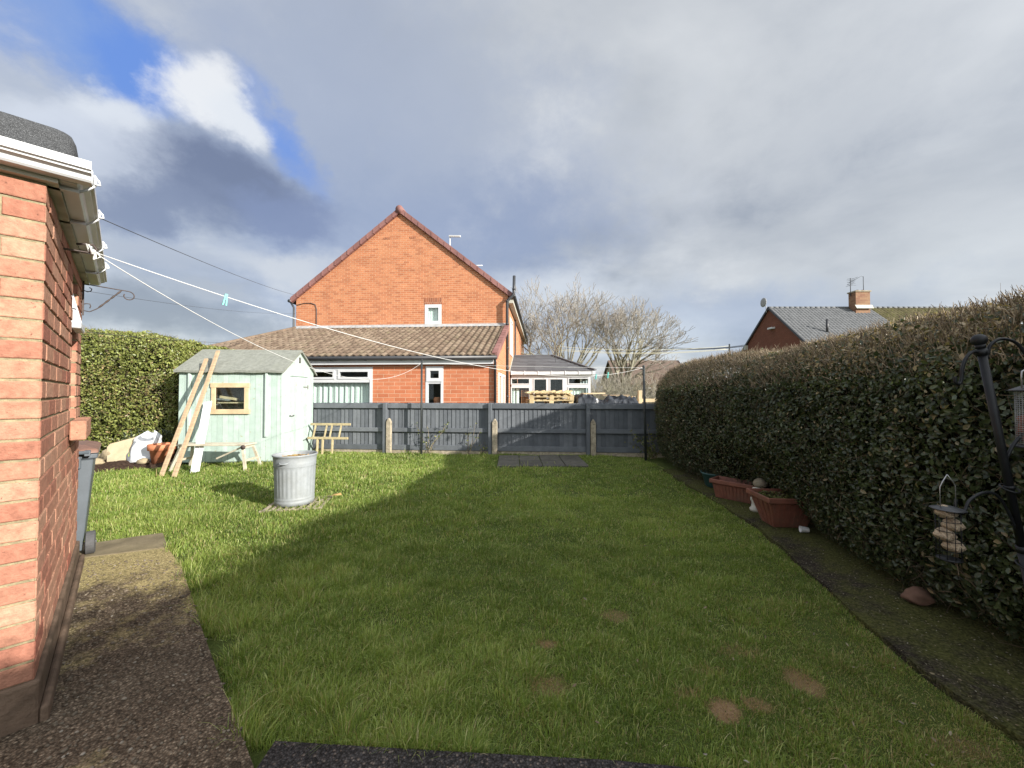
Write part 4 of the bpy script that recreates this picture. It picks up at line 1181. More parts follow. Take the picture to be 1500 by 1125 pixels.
# lean-to
EY, EX0, EX1, EZ, ET = -3.6, -9.75, -.06, 2.52, 3.96
BW_ = (-5.75,-3.62,.85,2.23); NW = (-2.05,-1.53,.85,2.24)
lw = MB()
wall_open(lw, (EX0,EY,0), (1,0,0), (0,-1,0), EX1-EX0, 0, EZ, [(BW_[0]-EX0,BW_[1]-EX0,BW_[2],BW_[3]),(NW[0]-EX0,NW[1]-EX0,NW[2],NW[3])], .08)
lw.build('lean_to_wall', M['brick_ext'], house)
lw = MB(); lw.add([(EX1,EY,0),(EX1,-.003,0),(EX1,-.003,ET-.05),(EX1,EY,EZ-.02)], [(0,1,2,3)]); lw.build('lean_to_side_wall', M['brick_gable'], house)
lw = MB(); lw.add([(EX0,EY,0),(EX0,-.003,0),(EX0,-.003,EZ),(EX0,EY,EZ)], [(3,2,1,0)])
lw.add([(EX0,-.003,0),(-HW,-.003,0),(-HW,-.003,ET),(EX0,-.003,EZ)], [(0,1,2,3)])
lw.build('lean_to_side_wall', M['brick_gable'], house)
o_ = (EX0,EY,0)
X = lambda x: x-EX0
fo = window(o_, u_, n_, [(X(BW_[0]),X(BW_[1]),BW_[2],BW_[3])], [(X(BW_[0])+.06,X(BW_[1])-.06,.9,2.2)], -.01, .07, .085)
f2 = MB()
zt = 1.83
f2.box(BW_[0]+.085,BW_[1]-.085,EY+.0,EY+.06,zt-.05,zt+.05)
xm = -4.72
f2.box(xm-.05,xm+.05,EY+.0,EY+.06,zt+.05,BW_[3]-.085)
frame_rects(f2, (0,EY,0), u_, n_, [(BW_[0]+.086,xm-.05,zt+.052,BW_[3]-.086),(xm+.05,BW_[1]-.086,zt+.052,BW_[3]-.086)], -.02, .03, .055)
f2.build('opening_light', M['pvc'], fo)
curtain((0,EY,0), u_, n_, BW_[0]+.08, BW_[1]-.06, .85, 1.80, .16, .022, 38, fo)
bl = MB(); bl.box(BW_[0]-.2,BW_[1]+.2,EY+.42,EY+.45,.6,2.4); bl.box(NW[0]-.2,NW[1]+.2,EY+.5,EY+.53,.6,2.4); bl.build('dark_room', M['dark'], fo)
fo = window(o_, u_, n_, [(X(NW[0]),X(NW[1]),NW[2],NW[3])], [(X(NW[0])+.05,X(NW[1])-.05,.9,2.2)], -.01, .07, .075)
f2 = MB(); f2.box(NW[0]+.075,NW[1]-.075,EY,EY+.06,1.74,1.83)
frame_rects(f2, (0,EY,0), u_, n_, [(NW[0]+.03,NW[1]-.03,1.80,NW[3]-.03)], -.03, .03, .10); f2.build('opening_light', M['pvc'], fo)
it = MB(); it.lathe([(0,.0),(.10,.0),(.12,.16),(.09,.22),(0,.22)], 16, (-1.77,EY+.25,1.13)); it.build('vase', M['terracotta'], fo)
lt = MB(); lt.cur = .1; lt.box(NW[0]-.25,NW[1]+.25,EY-.004,EY,NW[3]+.004,NW[3]+.09)
fs_ = MB(); fs_.box(EX0-.1,EX1-.02,EY-.16,EY-.005,2.29,2.445); fs_.build('fascia', M['pvc'], house)
gt = MB(); gt.tube([(EX0-.15,EY-.25,2.475),(EX1+.1,EY-.25,2.465)], .058, 12); gt.build('gutter', M['black_plastic'], house)
gt = MB(); gt.tube([(EX1+.04,EY-.22,2.44),(EX1+.03,EY-.06,2.30),(EX1+.03,EY-.06,.05)], .036, 10); gt.build('downpipe', M['black_plastic'], house)
for i in range(9):
    gt = MB(); gt.box(-9+i*1.05-.02,-9+i*1.05+.02,EY-.26,EY-.15,2.40,2.44); gt.build('gutter_bracket', M['black_plastic'], house)
# lean-to roof: pantiles with a hipped left end
P0 = Vector((EX0-.15,EY-.26,2.50)); vv = Vector((0,3.86,ET-2.50)); H_ = vv.length; Lr = EX1+.05-P0.x
hipdx = (-HW+.0)-P0.x
tr = MB(); tile_roof(tr, P0, (1,0,0), vv, Lr, H_, .205, .30, .055, lim0=lambda v: hipdx*v/H_, lim1=None, thick=.032, ns=8, jit=.006)
tr.build('lean_to_roof', M['roof_brown'], house)
hp = MB(); hp.cur = .5
hp.add([(P0.x,P0.y,2.50),(-HW,.0,ET),(P0.x-.0,.0,2.50)], [(0,1,2)])
hp.tube([(P0.x,P0.y,2.54),(-HW,-.02,ET+.05)], .075, 10); hp.build('hip', M['roof_brown'], house)
un = MB(); un.add([P0+Vector((.02,.03,-.03)), P0+Vector((Lr-.02,.03,-.03)), P0+Vector((Lr-.02,0,-.04))+vv, P0+Vector((hipdx,0,-.04))+vv], [(0,1,2,3)]); un.build('roof_underlay', M['dark'], house)
ev = MB(); ev.cur = .6
for i in range(11):
    a = P0+Vector((Lr,0,.0))+vv*(i/11); b = P0+Vector((Lr,0,0))+vv*((i+1)/11-.004); ev.cur = rv.random()
    ev.prism([a+Vector((0,0,-.10)), b+Vector((0,0,-.10)), b+Vector((0,0,.095)), a+Vector((0,0,.105))], (.06,0,0))
    ev.prism([a+Vector((0,0,.07)), b+Vector((0,0,.07)), b+Vector((0,0,.095)), a+Vector((0,0,.105))], (-.09,0,0))
ev.build('verge', M['verge'], house)
ld = MB(); ld.prism([(-HW+.0,-.012,4.10),(-.04,-.012,4.10),(-.04,-.10,3.985),(-HW,-.10,3.985)], (0,.006,.004)); ld.build('flashing', M['lead'], house)
sd = MB()
for y0,y1 in ((-2.7,-1.9),(-1.55,-.75)):
    sd = MB(); frame_rects(sd, (EX1,0,0), (0,1,0), (1,0,0), [(y0,y1,.1,2.1)], -.04, .0, .09); sd.build('side_door', M['pvc'], house)

# conservatory at the side of the house
cons = thing('conservatory', 'white framed conservatory with hipped grey roof beside the brick house', 'conservatory', tuple(gmat(house) @ Vector((.06,.9,0))), R(-4.5))
CW, CD, CE, CR = 3.12, 3.6, 2.20, 3.10
fm = MB()
def rng(*a): return [(.02,.70,.5,1.66),(.02,.70,1.84,2.02),(.92,1.38,.5,2.00),(1.55,2.02,.5,2.00),(2.28,3.02,.5,1.66),(2.28,3.02,1.84,2.02)]
holes = rng()
fm.cur = .5
wall_open(fm, (0,0,0), (1,0,0), (0,-1,0), CW, 0, CE, holes, .07)
frame_rects(fm, (0,0,0), (1,0,0), (0,-1,0), [(a0-.04,a1+.04,b0-.04,b1+.04) for a0,a1,b0,b1 in holes], -.018, .0, .035)
wall_open(fm, (CW,0,0), (0,1,0), (1,0,0), CD, 0, CE, [(.15,1.05,.6,2.0),(1.2,2.2,.6,2.0),(2.4,3.4,.6,2.0)], .07)
fm.add([(0,0,0),(0,CD,0),(0,CD,CE),(0,0,CE)], [(3,2,1,0)])
fm.build('frame', M['pvc'], cons)
gp = MB()
for a0,a1,b0,b1 in holes: pane(gp, (0,0,0), (1,0,0), (0,-1,0), a0,a1,b0,b1, .03)
pane(gp, (CW,0,0), (0,1,0), (1,0,0), .15,3.4,.6,2.0,.03)
gp.build('pane', M['glass'], cons)
ib = MB(); ib.box(.03,CW-.06,CD-.05,CD-.02,0,CE); ib.build('inner_wall', M['dark'], cons); ib = MB(); ib.box(.9,2.0,1.6,1.65,0,2.1); ib.build('inner_wall', M['dark'], cons)
ic = MB(); ic.box(.36,.66,.5,.55,.2,1.6); ic.build('inner_brick', M['brick_gable'], cons)
for a,b in ((.03,.14),(.18,.30),(2.35,2.9)): curtain((0,0,0), (1,0,0), (0,-1,0), a,b,.4,1.7,.14,.012,50,cons,'curtain')
fs_ = MB(); fs_.box(-.02,CW+.16,-.16,-.02,CE-.02,CE+.13); fs_.box(CW+.02,CW+.16,-.02,CD,CE-.02,CE+.13)
for i in range(7): fs_.box(i*.53-.015,i*.53+.015,-.18,-.15,CE-.03,CE+.14)
fs_.build('gutter', M['pvc'], cons, bevel=.01)
ro = MB(); rx = CW-1.45; ry = CD/2; ez = CE+.12; 
v1 = Vector((0,ry+.17,CR-ez)); h1 = v1.length
tile_roof(ro, (-.05,-.17,ez), (1,0,0), v1, CW+.22, h1, .33, .21, 0, lim0=None, lim1=lambda v: (CW+.22)-(CW+.22-rx)*v/h1, thick=.022)
v2 = Vector((-(CW+.17-rx),0,CR-ez)); h2 = v2.length
tile_roof(ro, (CW+.17,-.17,ez), (0,1,0), v2, CD+.17, h2, .33, .21, 0, lim0=lambda v: (ry+.17)*v/h2, lim1=lambda v: CD+.17-(ry)*v/h2, thick=.022)
ro.cur = .5; ro.add([(-.05,ry,CR),(rx,ry,CR),(CW+.17,CD,ez),(-.05,CD,ez)], [(0,1,2,3)])
ro.build('roof', M['roof_slate'], cons)
hp = MB(); hp.beam((CW+.17,-.17,ez+.05),(rx,ry,CR+.04),.12,.05); hp.beam((rx,ry,CR+.03),(-.03,ry,CR+.03),.12,.05); hp.build('hip_cap', M['roof_slate'], cons)
vs_ = MB(); vs_.cur = .5; vs_.beam((-.07,-.19,ez+.02),(-.07,ry,CR+.03),.06,.08); vs_.build('verge_trim', M['pvc_dirty'], cons)

# pallets and sheeted heap behind the fence
def pallet(loc, rz, tilt, label, first=None):
    t = thing('wooden_pallet', label, 'pallet', loc, 0, 'yellow pallets behind the fence')
    t.rotation_euler = (R(tilt[0]),R(tilt[1]),R(rz))
    if first:
        for c_ in first.children:
            d = c_.copy(); COL.objects.link(d); d.parent = t
        return t
    mb = MB()
    for i in range(7): mb.box(-.6+i*.185,-.6+i*.185+.10,-.5,.5,.115,.137)
    mb.build('top_slats', M['pine_new'], t)
    mb = MB()
    for y in (-.46,0,.46): mb.box(-.6,.6,y-.045,y+.045,.0,.02); mb.box(-.6,.6,y-.045,y+.045,.092,.113)
    mb.build('stringers', M['pine_new'], t)
    mb = MB()
    for y in (-.46,0,.46):
        for x in (-.54,0,.54): mb.box(x-.06,x+.06,y-.05,y+.05,.02,.092)
    mb.build('blocks', M['pine_new'], t)
    return t
pal = pallet((1.05,11.0,1.16), 3, (0,0), 'lower yellow pallet of the stack showing over the fence')
pallet((1.10,11.0,1.30), -2, (4,0), 'upper yellow pallet with tilted slats showing over the fence', pal)
fw = thing('firewood_stack', 'jumble of short yellow timber offcuts lying on the topmost pallet', 'timber', (1.10,11.0,1.44))
rp_ = random.Random(6)
for i in range(12):
    x = -.62+i*.10; a = rp_.uniform(-.35,.1)
    mb = MB(); mb.beam((x-.1,-.40,.02+rp_.random()*.03),(x+.16,.35,.06+rp_.random()*.05),.07,.03); mb.build('offcut', M['pine_new'], fw)
bs = MB(); bs.box(.45,1.75,10.5,11.5,0,.02)
for k in range(8):
    for i in range(6): bs.box(.5+i*.21,.5+i*.21+.19,10.55,11.45,.02+k*.14,.02+k*.14+.125)
tag(bs.build('timber_stack', M['raw_timber'], None), 'stack of timber supporting the yellow pallets behind the fence', 'timber')
def heap(x0,x1,yc,wy,zf,mat,name,label,cat):
    from mathutils import noise as mn
    nx_,ny_ = 110,50; vs=[];fs=[]
    for j in range(ny_+1):
        for i in range(nx_+1):
            s_=i/nx_; t=j/ny_*2-1; x=x0+(x1-x0)*s_
            prof=max(0,1-abs(t)**3.5); e=min(1,s_*9,(1-s_)*7)
            v_ = Vector((x*2.2,t*1.6,4.0))
            cr=.16*(1-abs(mn.noise(v_))*2)+.07*(1-abs(mn.noise(v_*2.7))*2)+.03*mn.noise(v_*7)
            z=(zf(s_)-.12+cr)*prof**.5*e**.35
            vs.append((x+.05*mn.noise(v_*3+Vector((9,0,0))),yc+t*wy+.05*mn.noise(v_*3),max(0,z)))
    for j in range(ny_):
        for i in range(nx_):
            a=j*(nx_+1)+i; fs.append((a,a+1,a+nx_+2,a+nx_+1))
    mb=MB(); mb.add(vs,fs); return tag(mb.build(name,mat,None),label,cat)
heap(1.55,3.75,11.0,.75,lambda s: 1.28+.10*math.exp(-((s-.22)/.12)**2)+.06*math.exp(-((s-.6)/.25)**2),M['tarp'],'sheeted_heap','heap under crumpled dark plastic sheeting behind the fence','heap')
plank('timber_plank', (1.95,10.9,1.455), (2.62,10.95,1.465), .2, .035, M['pine'], 'pale plank lying across the dark plastic sheeting', 'timber', (0,0,1))
plank('timber_plank', (2.6,11.15,1.41), (3.4,11.2,1.41), .1, .02, M['raw_timber'], 'thin brown plank lying along the dark plastic sheeting', 'timber', (0,0,1))
gp_ = MB(); 
for x,h in ((3.50,1.38),(3.66,1.38),(3.86,1.55)): gp_.box(x-.05,x+.05,11.6,11.7,0,h)
gp_.box(3.4,5,11.66,11.68,1.2,1.30)
tag(gp_.build('post_fence', M['pine'], None), 'pale posts and rail standing right of the dark sheeted heap', 'fence')

# neighbour's airer lines
al = thing('line_airer', 'cream clothes lines strung high across the neighbouring garden behind the fence', 'clothes line', (1.84,16,0))
ap = MB(); ap.tube([(-.02,.1,0),(-.02,.1,3.43)], .010, 8); ap.build('pole', M['pole_black'], al)
ap = MB(); ap.tube([(7.2,0,0),(7.2,0,3.5)], .03, 8); ap.build('pole', M['pole_black'], al)
for (p,q) in (((0,.1,3.42),(7.2,0,3.42)),((0,.1,3.26),(7.2,0,3.28)),((.25,.6,3.36),(7.2,.3,3.33))):
    ln = MB(); ln.tube(sagpts(p,q,.17,20), .008, 6); ln.build('line', M['rope_yellow'], al)

# ------------------------------------------------------------------ bare trees
def bare_tree(base, height, spread, seed, label, stems=5, trunk=.17, lean=(0,0)):
    rt = random.Random(seed)
    t = thing('bare_tree', label, 'tree', base, 0, 'bare winter trees behind the conservatory')
    tk = MB(); cr = MB()
    nseg = [0]
    def grow(mb_, p, d, ln, r, depth):
        if nseg[0] > 9000: return
        pts = [p]; rad = [r]; k = 3 if depth > 0 else 4
        for i in range(k):
            d = (d + Vector((rt.gauss(0,.13),rt.gauss(0,.13),rt.gauss(.03,.09)))).normalized()
            p = p + d*ln/k; pts.append(p); rad.append(max(.010, r*(1-.36*(i+1)/k)))
        nseg[0] += 1
        mb_.cur = min(1, depth/6+rt.uniform(0,.15)); mb_.tube(pts, rad, 6 if depth < 2 else (4 if depth < 4 else 3), False)
        if depth >= 6: return
        nb_ = 3 if depth < 1 else rt.choice((2,2,3,3))
        for b in range(nb_):
            ax = Vector((rt.gauss(0,1),rt.gauss(0,1),rt.gauss(0,.35)))
            ax = (ax - d*ax.dot(d)).normalized()
            ang = rt.uniform(.26,.70)
            nd = (d*math.cos(ang)+ax*math.sin(ang)); nd.z += .09; nd.normalize()
            q = pts[-1] if b < 2 else pts[2]
            grow(cr, q, nd, ln*rt.uniform(.64,.86), rad[-1]*rt.uniform(.66,.88), depth+1)
    tk.cur = .2
    tk.tube([(0,0,-.1),(.03,.02,.5),(.02,0,1.1)], [trunk*1.5,trunk*1.15,trunk*1.1], 10)
    for s_ in range(stems):
        a = 2*math.pi*s_/stems+rt.uniform(-.4,.4); sp_ = spread*rt.uniform(.45,1)
        d = Vector((math.cos(a)*sp_+lean[0], math.sin(a)*sp_+lean[1], 1)).normalized()
        grow(tk, Vector((.03*math.cos(a),.03*math.sin(a),.9)), d, height*.27, trunk*.72, 0)
    tk.build('trunk', M['bark'], t); cr.build('crown', M['bark'], t)
bare_tree((1.1,24,0), 7.0, .36, 4, 'bare tree right against the brick house wall, thinnest of the row', 4, .14)
bare_tree((3.6,24,0), 7.6, .42, 18, 'tallest bare tree in the middle of the row behind the conservatory', 6, .19)
bare_tree((7.1,25,0), 7.4, .48, 31, 'wide bare tree right of the others, behind the cream lines', 6, .22, (.08,0))
def scrub(name, base, w, h, seed, label, n, col):
    rt = random.Random(seed); mb = MB()
    for i in range(n):
        p = Vector((rt.uniform(-w,w), rt.uniform(-.6,.6), 0)); d = Vector((rt.gauss(0,.35),rt.gauss(0,.35),1)).normalized()
        L_ = h*rt.uniform(.5,1); pts = [p]
        for k in range(5):
            d = (d+Vector((rt.gauss(0,.2),rt.gauss(0,.2),0))).normalized(); p = p+d*L_/5; pts.append(p)
        mb.cur = rt.random(); mb.tube(pts, [.02,.017,.014,.011,.008,.006], 4, False)
        for k in (2,3,4):
            for _ in range(3):
                d2 = (d+Vector((rt.gauss(0,.8),rt.gauss(0,.8),.2))).normalized(); q = pts[k]
                mb.tube([q, q+d2*L_*.12, q+d2*L_*.22+Vector((0,0,.05))], [.009,.007,.004], 3, False)
    o = mb.build(name, col, None); o.location = o.location+Vector(base); return tag(o, label, 'shrub', 'bare scrub beyond the gardens')
scrub('bare_shrub', (3.6,20.5,0), 1.5, 3.0, 3, 'bare brown scrub right of the conservatory, below the middle tree', 170, M['bark'])
scrub('bare_shrub', (6.3,21.5,0), 1.6, 2.9, 5, 'bare brown scrub below the wide tree beside the shaded pole', 190, M['bark'])
scrub('bare_shrub', (9.0,23,0), 1.2, 3.2, 6, 'bare brown scrub just left of the right hand hedge end', 120, M['twig'])

# far cottage seen past the hedge end
cot = thing('far_cottage', 'small distant cream cottage with brown roof left of the hedge end', 'house', (11.6,34,0))
mb = MB(); wall_open(mb, (-2.2,0,0), (1,0,0), (0,-1,0), 6.4, 0, 2.3, [(.6,1.3,.8,1.9),(2.0,3.0,.8,1.9),(3.8,4.6,.8,1.9)], .12)
mb.add([(-2.2,0,0),(-2.2,6,0),(-2.2,6,2.3),(-2.2,3,4.4),(-2.2,0,2.3)], [(4,3,2,1,0)]); mb.build('wall', M['render'], cot)
mb = MB(); mb.prism([(-2.4,-.3,2.15),(-2.4,3,4.45),(-2.4,3,4.55),(-2.4,-.3,2.27)], (6.8,0,0)); mb.prism([(-2.4,3,4.45),(-2.4,6.3,2.15),(-2.4,6.3,2.27),(-2.4,3,4.55)], (6.8,0,0)); mb.build('roof', M['roof_cot'], cot)
mb = MB(); 
for a in ((.6,1.3),(2.0,3.0),(3.8,4.6)): frame_rects(mb, (-2.2,0,0), (1,0,0), (0,-1,0), [(a[0],a[1],.8,1.9)], .02,.08,.08)
fo = mb.build('window_frame', M['pvc'], cot)
mb = MB(); mb.box(-2.1,4.1,.14,.16,.5,2.0); mb.build('pane', M['dark'], fo)

# ------------------------------------------------------------------ house beyond the right-hand hedge
rh = thing('brick_house', 'dark brick gabled house with grey and mossy tiles beyond the right hedge', 'house', (23,30,0))
E2, R2, DP, LN = 5.3, 9.0, 8.6, 19
mb = MB(); mb.add([(0,0,0),(0,DP,0),(0,DP,E2),(0,DP/2,R2),(0,0,E2)], [(4,3,2,1,0)]); wall_open(mb, (0,0,0), (1,0,0), (0,-1,0), LN, 0, E2, [(2,3.2,3.3,4.6),(6,7.2,3.3,4.6)], .1)
mb.add([(LN,0,0),(LN,DP,0),(LN,DP,E2),(LN,DP/2,R2),(LN,0,E2)], [(0,1,2,3,4)]); mb.build('wall', M['brick_far'], rh)
v1 = Vector((0,DP/2+.25,R2-E2+.15)); 
mb = MB(); tile_roof(mb, (-.12,-.25,E2-.15), (1,0,0), v1, 9.0, v1.length, .30, .34, .05, thick=.03, ns=6); mb.build('roof', M['roof_grey'], rh)
mb = MB(); tile_roof(mb, (8.88,-.25,E2-.15), (1,0,0), v1, 10.3, v1.length, .30, .34, .05, thick=.03, ns=6); mb.build('roof', M['roof_moss'], rh)
mb = MB(); mb.cur = .2; mb.prism([(-.12,DP/2,R2),(-.12,DP+.25,E2-.2),(-.12,DP+.25,E2-.1),(-.12,DP/2,R2+.1)], (19.3,0,0)); mb.build('rear_roof', M['roof_grey'], rh)
mb = MB()
mb.beam((-.1,-.28,E2-.2),(-.1,DP/2,R2+.02),.10,.16); mb.beam((-.1,DP+.28,E2-.2),(-.1,DP/2,R2+.02),.10,.16); mb.build('verge', M['black_plastic'], rh)
mb = MB(); mb.cur = .6
for i in range(42): mb.tube([(-.15+i*.46,DP/2,R2+.03),(-.15+i*.46+.44,DP/2,R2+.03)], .11, 10)
mb.build('ridge_cap', M['roof_grey'], rh)
mb = MB(); mb.box(7.05,8.3,DP/2-.75,DP/2-.02,R2-1.0,R2+1.27); cho = mb.build('chimney', M['brick_chim'], rh)
mb = MB(); mb.cur = .5; mb.box(6.98,8.37,DP/2-.82,DP/2+.05,R2+1.272,R2+1.38); mb.build('chimney_cap', M['concrete'], cho)
mb = MB(); mb.prism([(6.95,DP/2-.96,R2-.22),(8.45,DP/2-.96,R2-.22),(8.45,DP/2-.77,R2+.12),(6.95,DP/2-.77,R2+.12)], (0,.01,0)); mb.build('flashing', M['pvc_dirty'], cho)
for x in (7.5,7.95):
    mb = MB(); mb.lathe([(.12,0),(.10,.02),(.09,.12),(.11,.14)], 12, (x,DP/2-.4,R2+1.37)); mb.build('chimney_pot', M['stone_red'], cho)
mb = MB()
mb.tube([(7.0,DP/2-.3,R2+1.0),(7.0,DP/2-.3,R2+2.6)], .03, 6); mb.tube([(8.15,DP/2-.3,R2+1.3),(8.15,DP/2-.3,R2+2.75)], .025, 6)
mb.tube([(6.9,DP/2-.3,R2+2.2),(7.8,DP/2-.5,R2+2.72),(8.15,DP/2-.3,R2+2.72)], .015, 5)
for i in range(5): mb.tube([(6.85+i*.12,DP/2-.7,R2+1.95+i*.16),(6.95+i*.12,DP/2+.1,R2+1.95+i*.16)], .012, 4); mb.tube([(6.7,DP/2-.3,R2+1.9+i*.15),(7.5-.06*i,DP/2-.3,R2+1.97+i*.15)], .012, 4)
mb.build('tv_aerial', M['cable'], rh)
mb = MB(); mb.tube([(-.3,DP/2,R2-.4),(-.3,DP/2,R2+.15),(-.45,DP/2,R2+.3)], .03, 6)
for i in range(1): mb.sphere((-.60,DP/2-.1,R2+.48), .42, 14, 8, (.18,1,1))
mb.build('satellite_dish', M['lead'], rh)
mb = MB(); mb.tube([(2.5,1.1,E2+.9),(2.5,1.1,E2+2.1)], .09, 8); mb.build('flue', M['black_plastic'], rh)
mb = MB(); mb.box(-.3,-.003,DP/2-.7,DP/2-.1,7.05,7.2); mb.build('security_light', M['pvc'], rh)
mb = MB(); mb.box(-.2,-.003,DP-1.1,DP-.7,E2+.35,E2+.75); mb.build('cable_bracket', M['pvc_dirty'], rh)

# overhead cables and the pole they run to
pole = MB(); pole.tube([(15.9,48,-.2),(15.9,48,8.2)], .13, 10); pole.beam((15.2,48,7.8),(16.6,48,7.8),.1,.1)
tag(pole.build('utility_pole', M['bark'], None), 'distant thin utility pole behind the wide bare tree', 'pole')
for i,(dz,ex,sg) in enumerate(((0,0,.5),(.14,.3,.62),(-.10,-.4,.42))):
    line('overhead_cable', (22.85,37.8,6.05+dz*.6), (15.9+ex,48,7.55+dz*2.2), sg, .022, M['cable'], ['upper','lower','middle'][i]+' dark overhead cable running left from the far brick gable', 'cable', 'cables from the far brick house')
hl = gmat(house) @ Vector((-HW-.1,.0,5.35))
line('overhead_cable', (-3.55,2.2,3.02), hl, .10, .0045, M['cable'], 'dark overhead cable crossing the sky from the white gutter to the gabled house', 'cable', 'cables to the neighbouring house')
line('overhead_cable', (-5.6,4.7,2.80), gmat(house) @ Vector((-HW-.05,.05,4.62)), .12, .003, M['cable'], 'thin cable running past the scrolled iron bracket to the gabled house', 'cable', 'cables to the neighbouring house')
line('overhead_cable', (-6.2,5.0,2.35), (-10.4,16.5,3.62), .10, .004, M['cable'], 'lowest thin cable, just above the sunlit left hedge', 'cable', 'cables to the neighbouring house')

# ------------------------------------------------------------------ pots along the side path
def trough(name, label, loc, rz, L_, W_t, H_t, flare, fill, ribs, mat):
    t = thing(name, label, 'planter', loc, R(rz), 'plastic planters along the hedge')
    mb = MB(); l0, w0 = L_/2-flare, W_t/2-flare
    R_ = lambda l,w_,z: [(-l,-w_,z),(l,-w_,z),(l,w_,z),(-l,w_,z)]
    secs = [R_(l0,w0,0), R_(L_/2-.03,W_t/2-.03,H_t-.065), R_(L_/2,W_t/2,H_t-.055), R_(L_/2,W_t/2,H_t), R_(L_/2-.025,W_t/2-.025,H_t), R_(L_/2-.045,W_t/2-.045,H_t-.09), R_(l0-.02,w0-.02,.02)]
    vs = [p for s_ in secs for p in s_]; fs = [(3,2,1,0)]
    for i in range(6):
        for k in range(4): fs.append((i*4+k,i*4+(k+1)%4,i*4+4+(k+1)%4,i*4+4+k))
    fs.append(tuple(range(24,28)))
    mb.add(vs, fs); mb.build('body', mat, t, bevel=.008, seg=2)
    if ribs:
        rb_ = MB()
        for sgn in (-1,1):
            for i in range(ribs):
                f = (i+.5)/ribs*2-1
                rb_.beam((f*l0,sgn*(w0+.002),.02),(f*(L_/2-.035),sgn*(W_t/2-.028),H_t-.075),.016,.012,(0,sgn,0))
            for i in range(4):
                f = (i+.5)/4*2-1
                rb_.beam((sgn*(l0+.002),f*w0,.02),(sgn*(L_/2-.028),f*(W_t/2-.035),H_t-.075),.012,.016,(0,0,1))
        rb_.build('ribs', mat, t)
    if fill:
        f_ = MB(); vs=[];fs=[];n_=14
        for j in range(n_+1):
            for i in range(n_+1):
                x=(i/n_*2-1)*(L_/2-.04); y=(j/n_*2-1)*(W_t/2-.04)
                vs.append((x,y,H_t-.05+.02*math.sin(x*19+y*11)+.015*math.sin(y*31-x*7)))
        for j in range(n_):
            for i in range(n_): a=j*(n_+1)+i; fs.append((a,a+1,a+n_+2,a+n_+1))
        f_.smooth=True; f_.add(vs,fs); f_.build('compost', M['soil'], t)
        n=900; C_=np.stack([RNG.uniform(-L_/2+.05,L_/2-.05,n),RNG.uniform(-W_t/2+.05,W_t/2-.05,n),H_t-.045+.035*RNG.random(n)],1)
        V,F,r_,k=leaf_arrays(C_,np.tile([0,0,1.],(n,1)),RNG.uniform(.012,.035,n),RNG,.5,.6)
        o=np_mesh('moss_cover',V,F,M['weed'],r_,t); o['kind']='stuff'
    return t
trough('planter', 'deep square brown planter topped with moss, nearest of the pots by the hedge', (3.03,4.34,.026), -4, .56, .46, .34, .11, True, 8, M['terr_plastic'])
trough('planter', 'empty ribbed terracotta trough lying between the teal bowl and the ornament', (3.10,5.30,.026), -50, .66, .30, .26, .06, False, 13, M['terr_plastic'])
bwl = thing('plant_bowl', 'dark teal round plastic bowl planter farthest along the hedge', 'planter', (3.18,6.05,.026), 0, 'plastic planters along the hedge')
mb = MB(); mb.lathe([(0,0),(.13,0),(.15,.02),(.20,.20),(.215,.205),(.215,.225),(.20,.225),(.185,.16),(0,.16)], 32); mb.build('body', M['teal_plastic'], bwl)
mb = MB(); mb.lathe([(0,.19),(.12,.185),(.185,.17)], 24); mb.build('compost', M['soil'], bwl)
mb = MB(); mb.sphere((0,0,.04), .055, 12, 8, (1.3,.9,.9), .2); o = mb.build('pebble', M['stone'], None); o.location = (3.20,6.02,.21); tag(o, 'pale grey pebble resting in the dark teal bowl', 'rock')
orn = MB(); orn.lathe([(0,0),(.075,0),(.08,.03),(.06,.05),(.055,.10),(.062,.13),(.058,.19),(.05,.24),(.058,.26),(.04,.285),(0,.29)], 20)
for i in range(6):
    a = i*1.05; orn.sphere((.05*math.cos(a),.05*math.sin(a),.08+.025*i), .026, 8, 6)
o = orn.build('garden_ornament', M['plaster'], None); o.location = (3.04,4.82,.026); tag(o, 'small weathered white stone ornament standing between the two terracotta planters', 'ornament')
mb = MB(); mb.sphere((0,0,.05), .075, 14, 9, (1.1,1,.85), .12); mb.lathe([(0,-.26),(.07,-.26),(.06,0),(0,0)], 12); o = mb.build('ball_ornament', M['concrete'], None); o.location = (3.17,4.95,.026); tag(o, 'rounded grey stone ornament behind the white ornament, against the hedge', 'ornament')
mb = MB()
cp = [(0,0),(.022,0),(.026,.004),(.032,.075),(.034,.078),(.030,.076),(.022,.008),(0,.006)]
mb.lathe(cp, 20); o = mb.build('cup', M['white'], None); o.rotation_euler = (0,R(-88),R(-15)); o.location = (3.10,4.06,.06); tag(o, 'small white cup lying on its side before the square planter', 'cup')
mb = MB(); mb.sphere((0,0,.03), .075, 24, 16, (1.25,.8,.75), .22); o = mb.build('rock', M['stone_red'], None); o.location = (2.83,2.72,.02); tag(o, 'smooth reddish stone half tucked under the hedge beside the side path', 'rock')

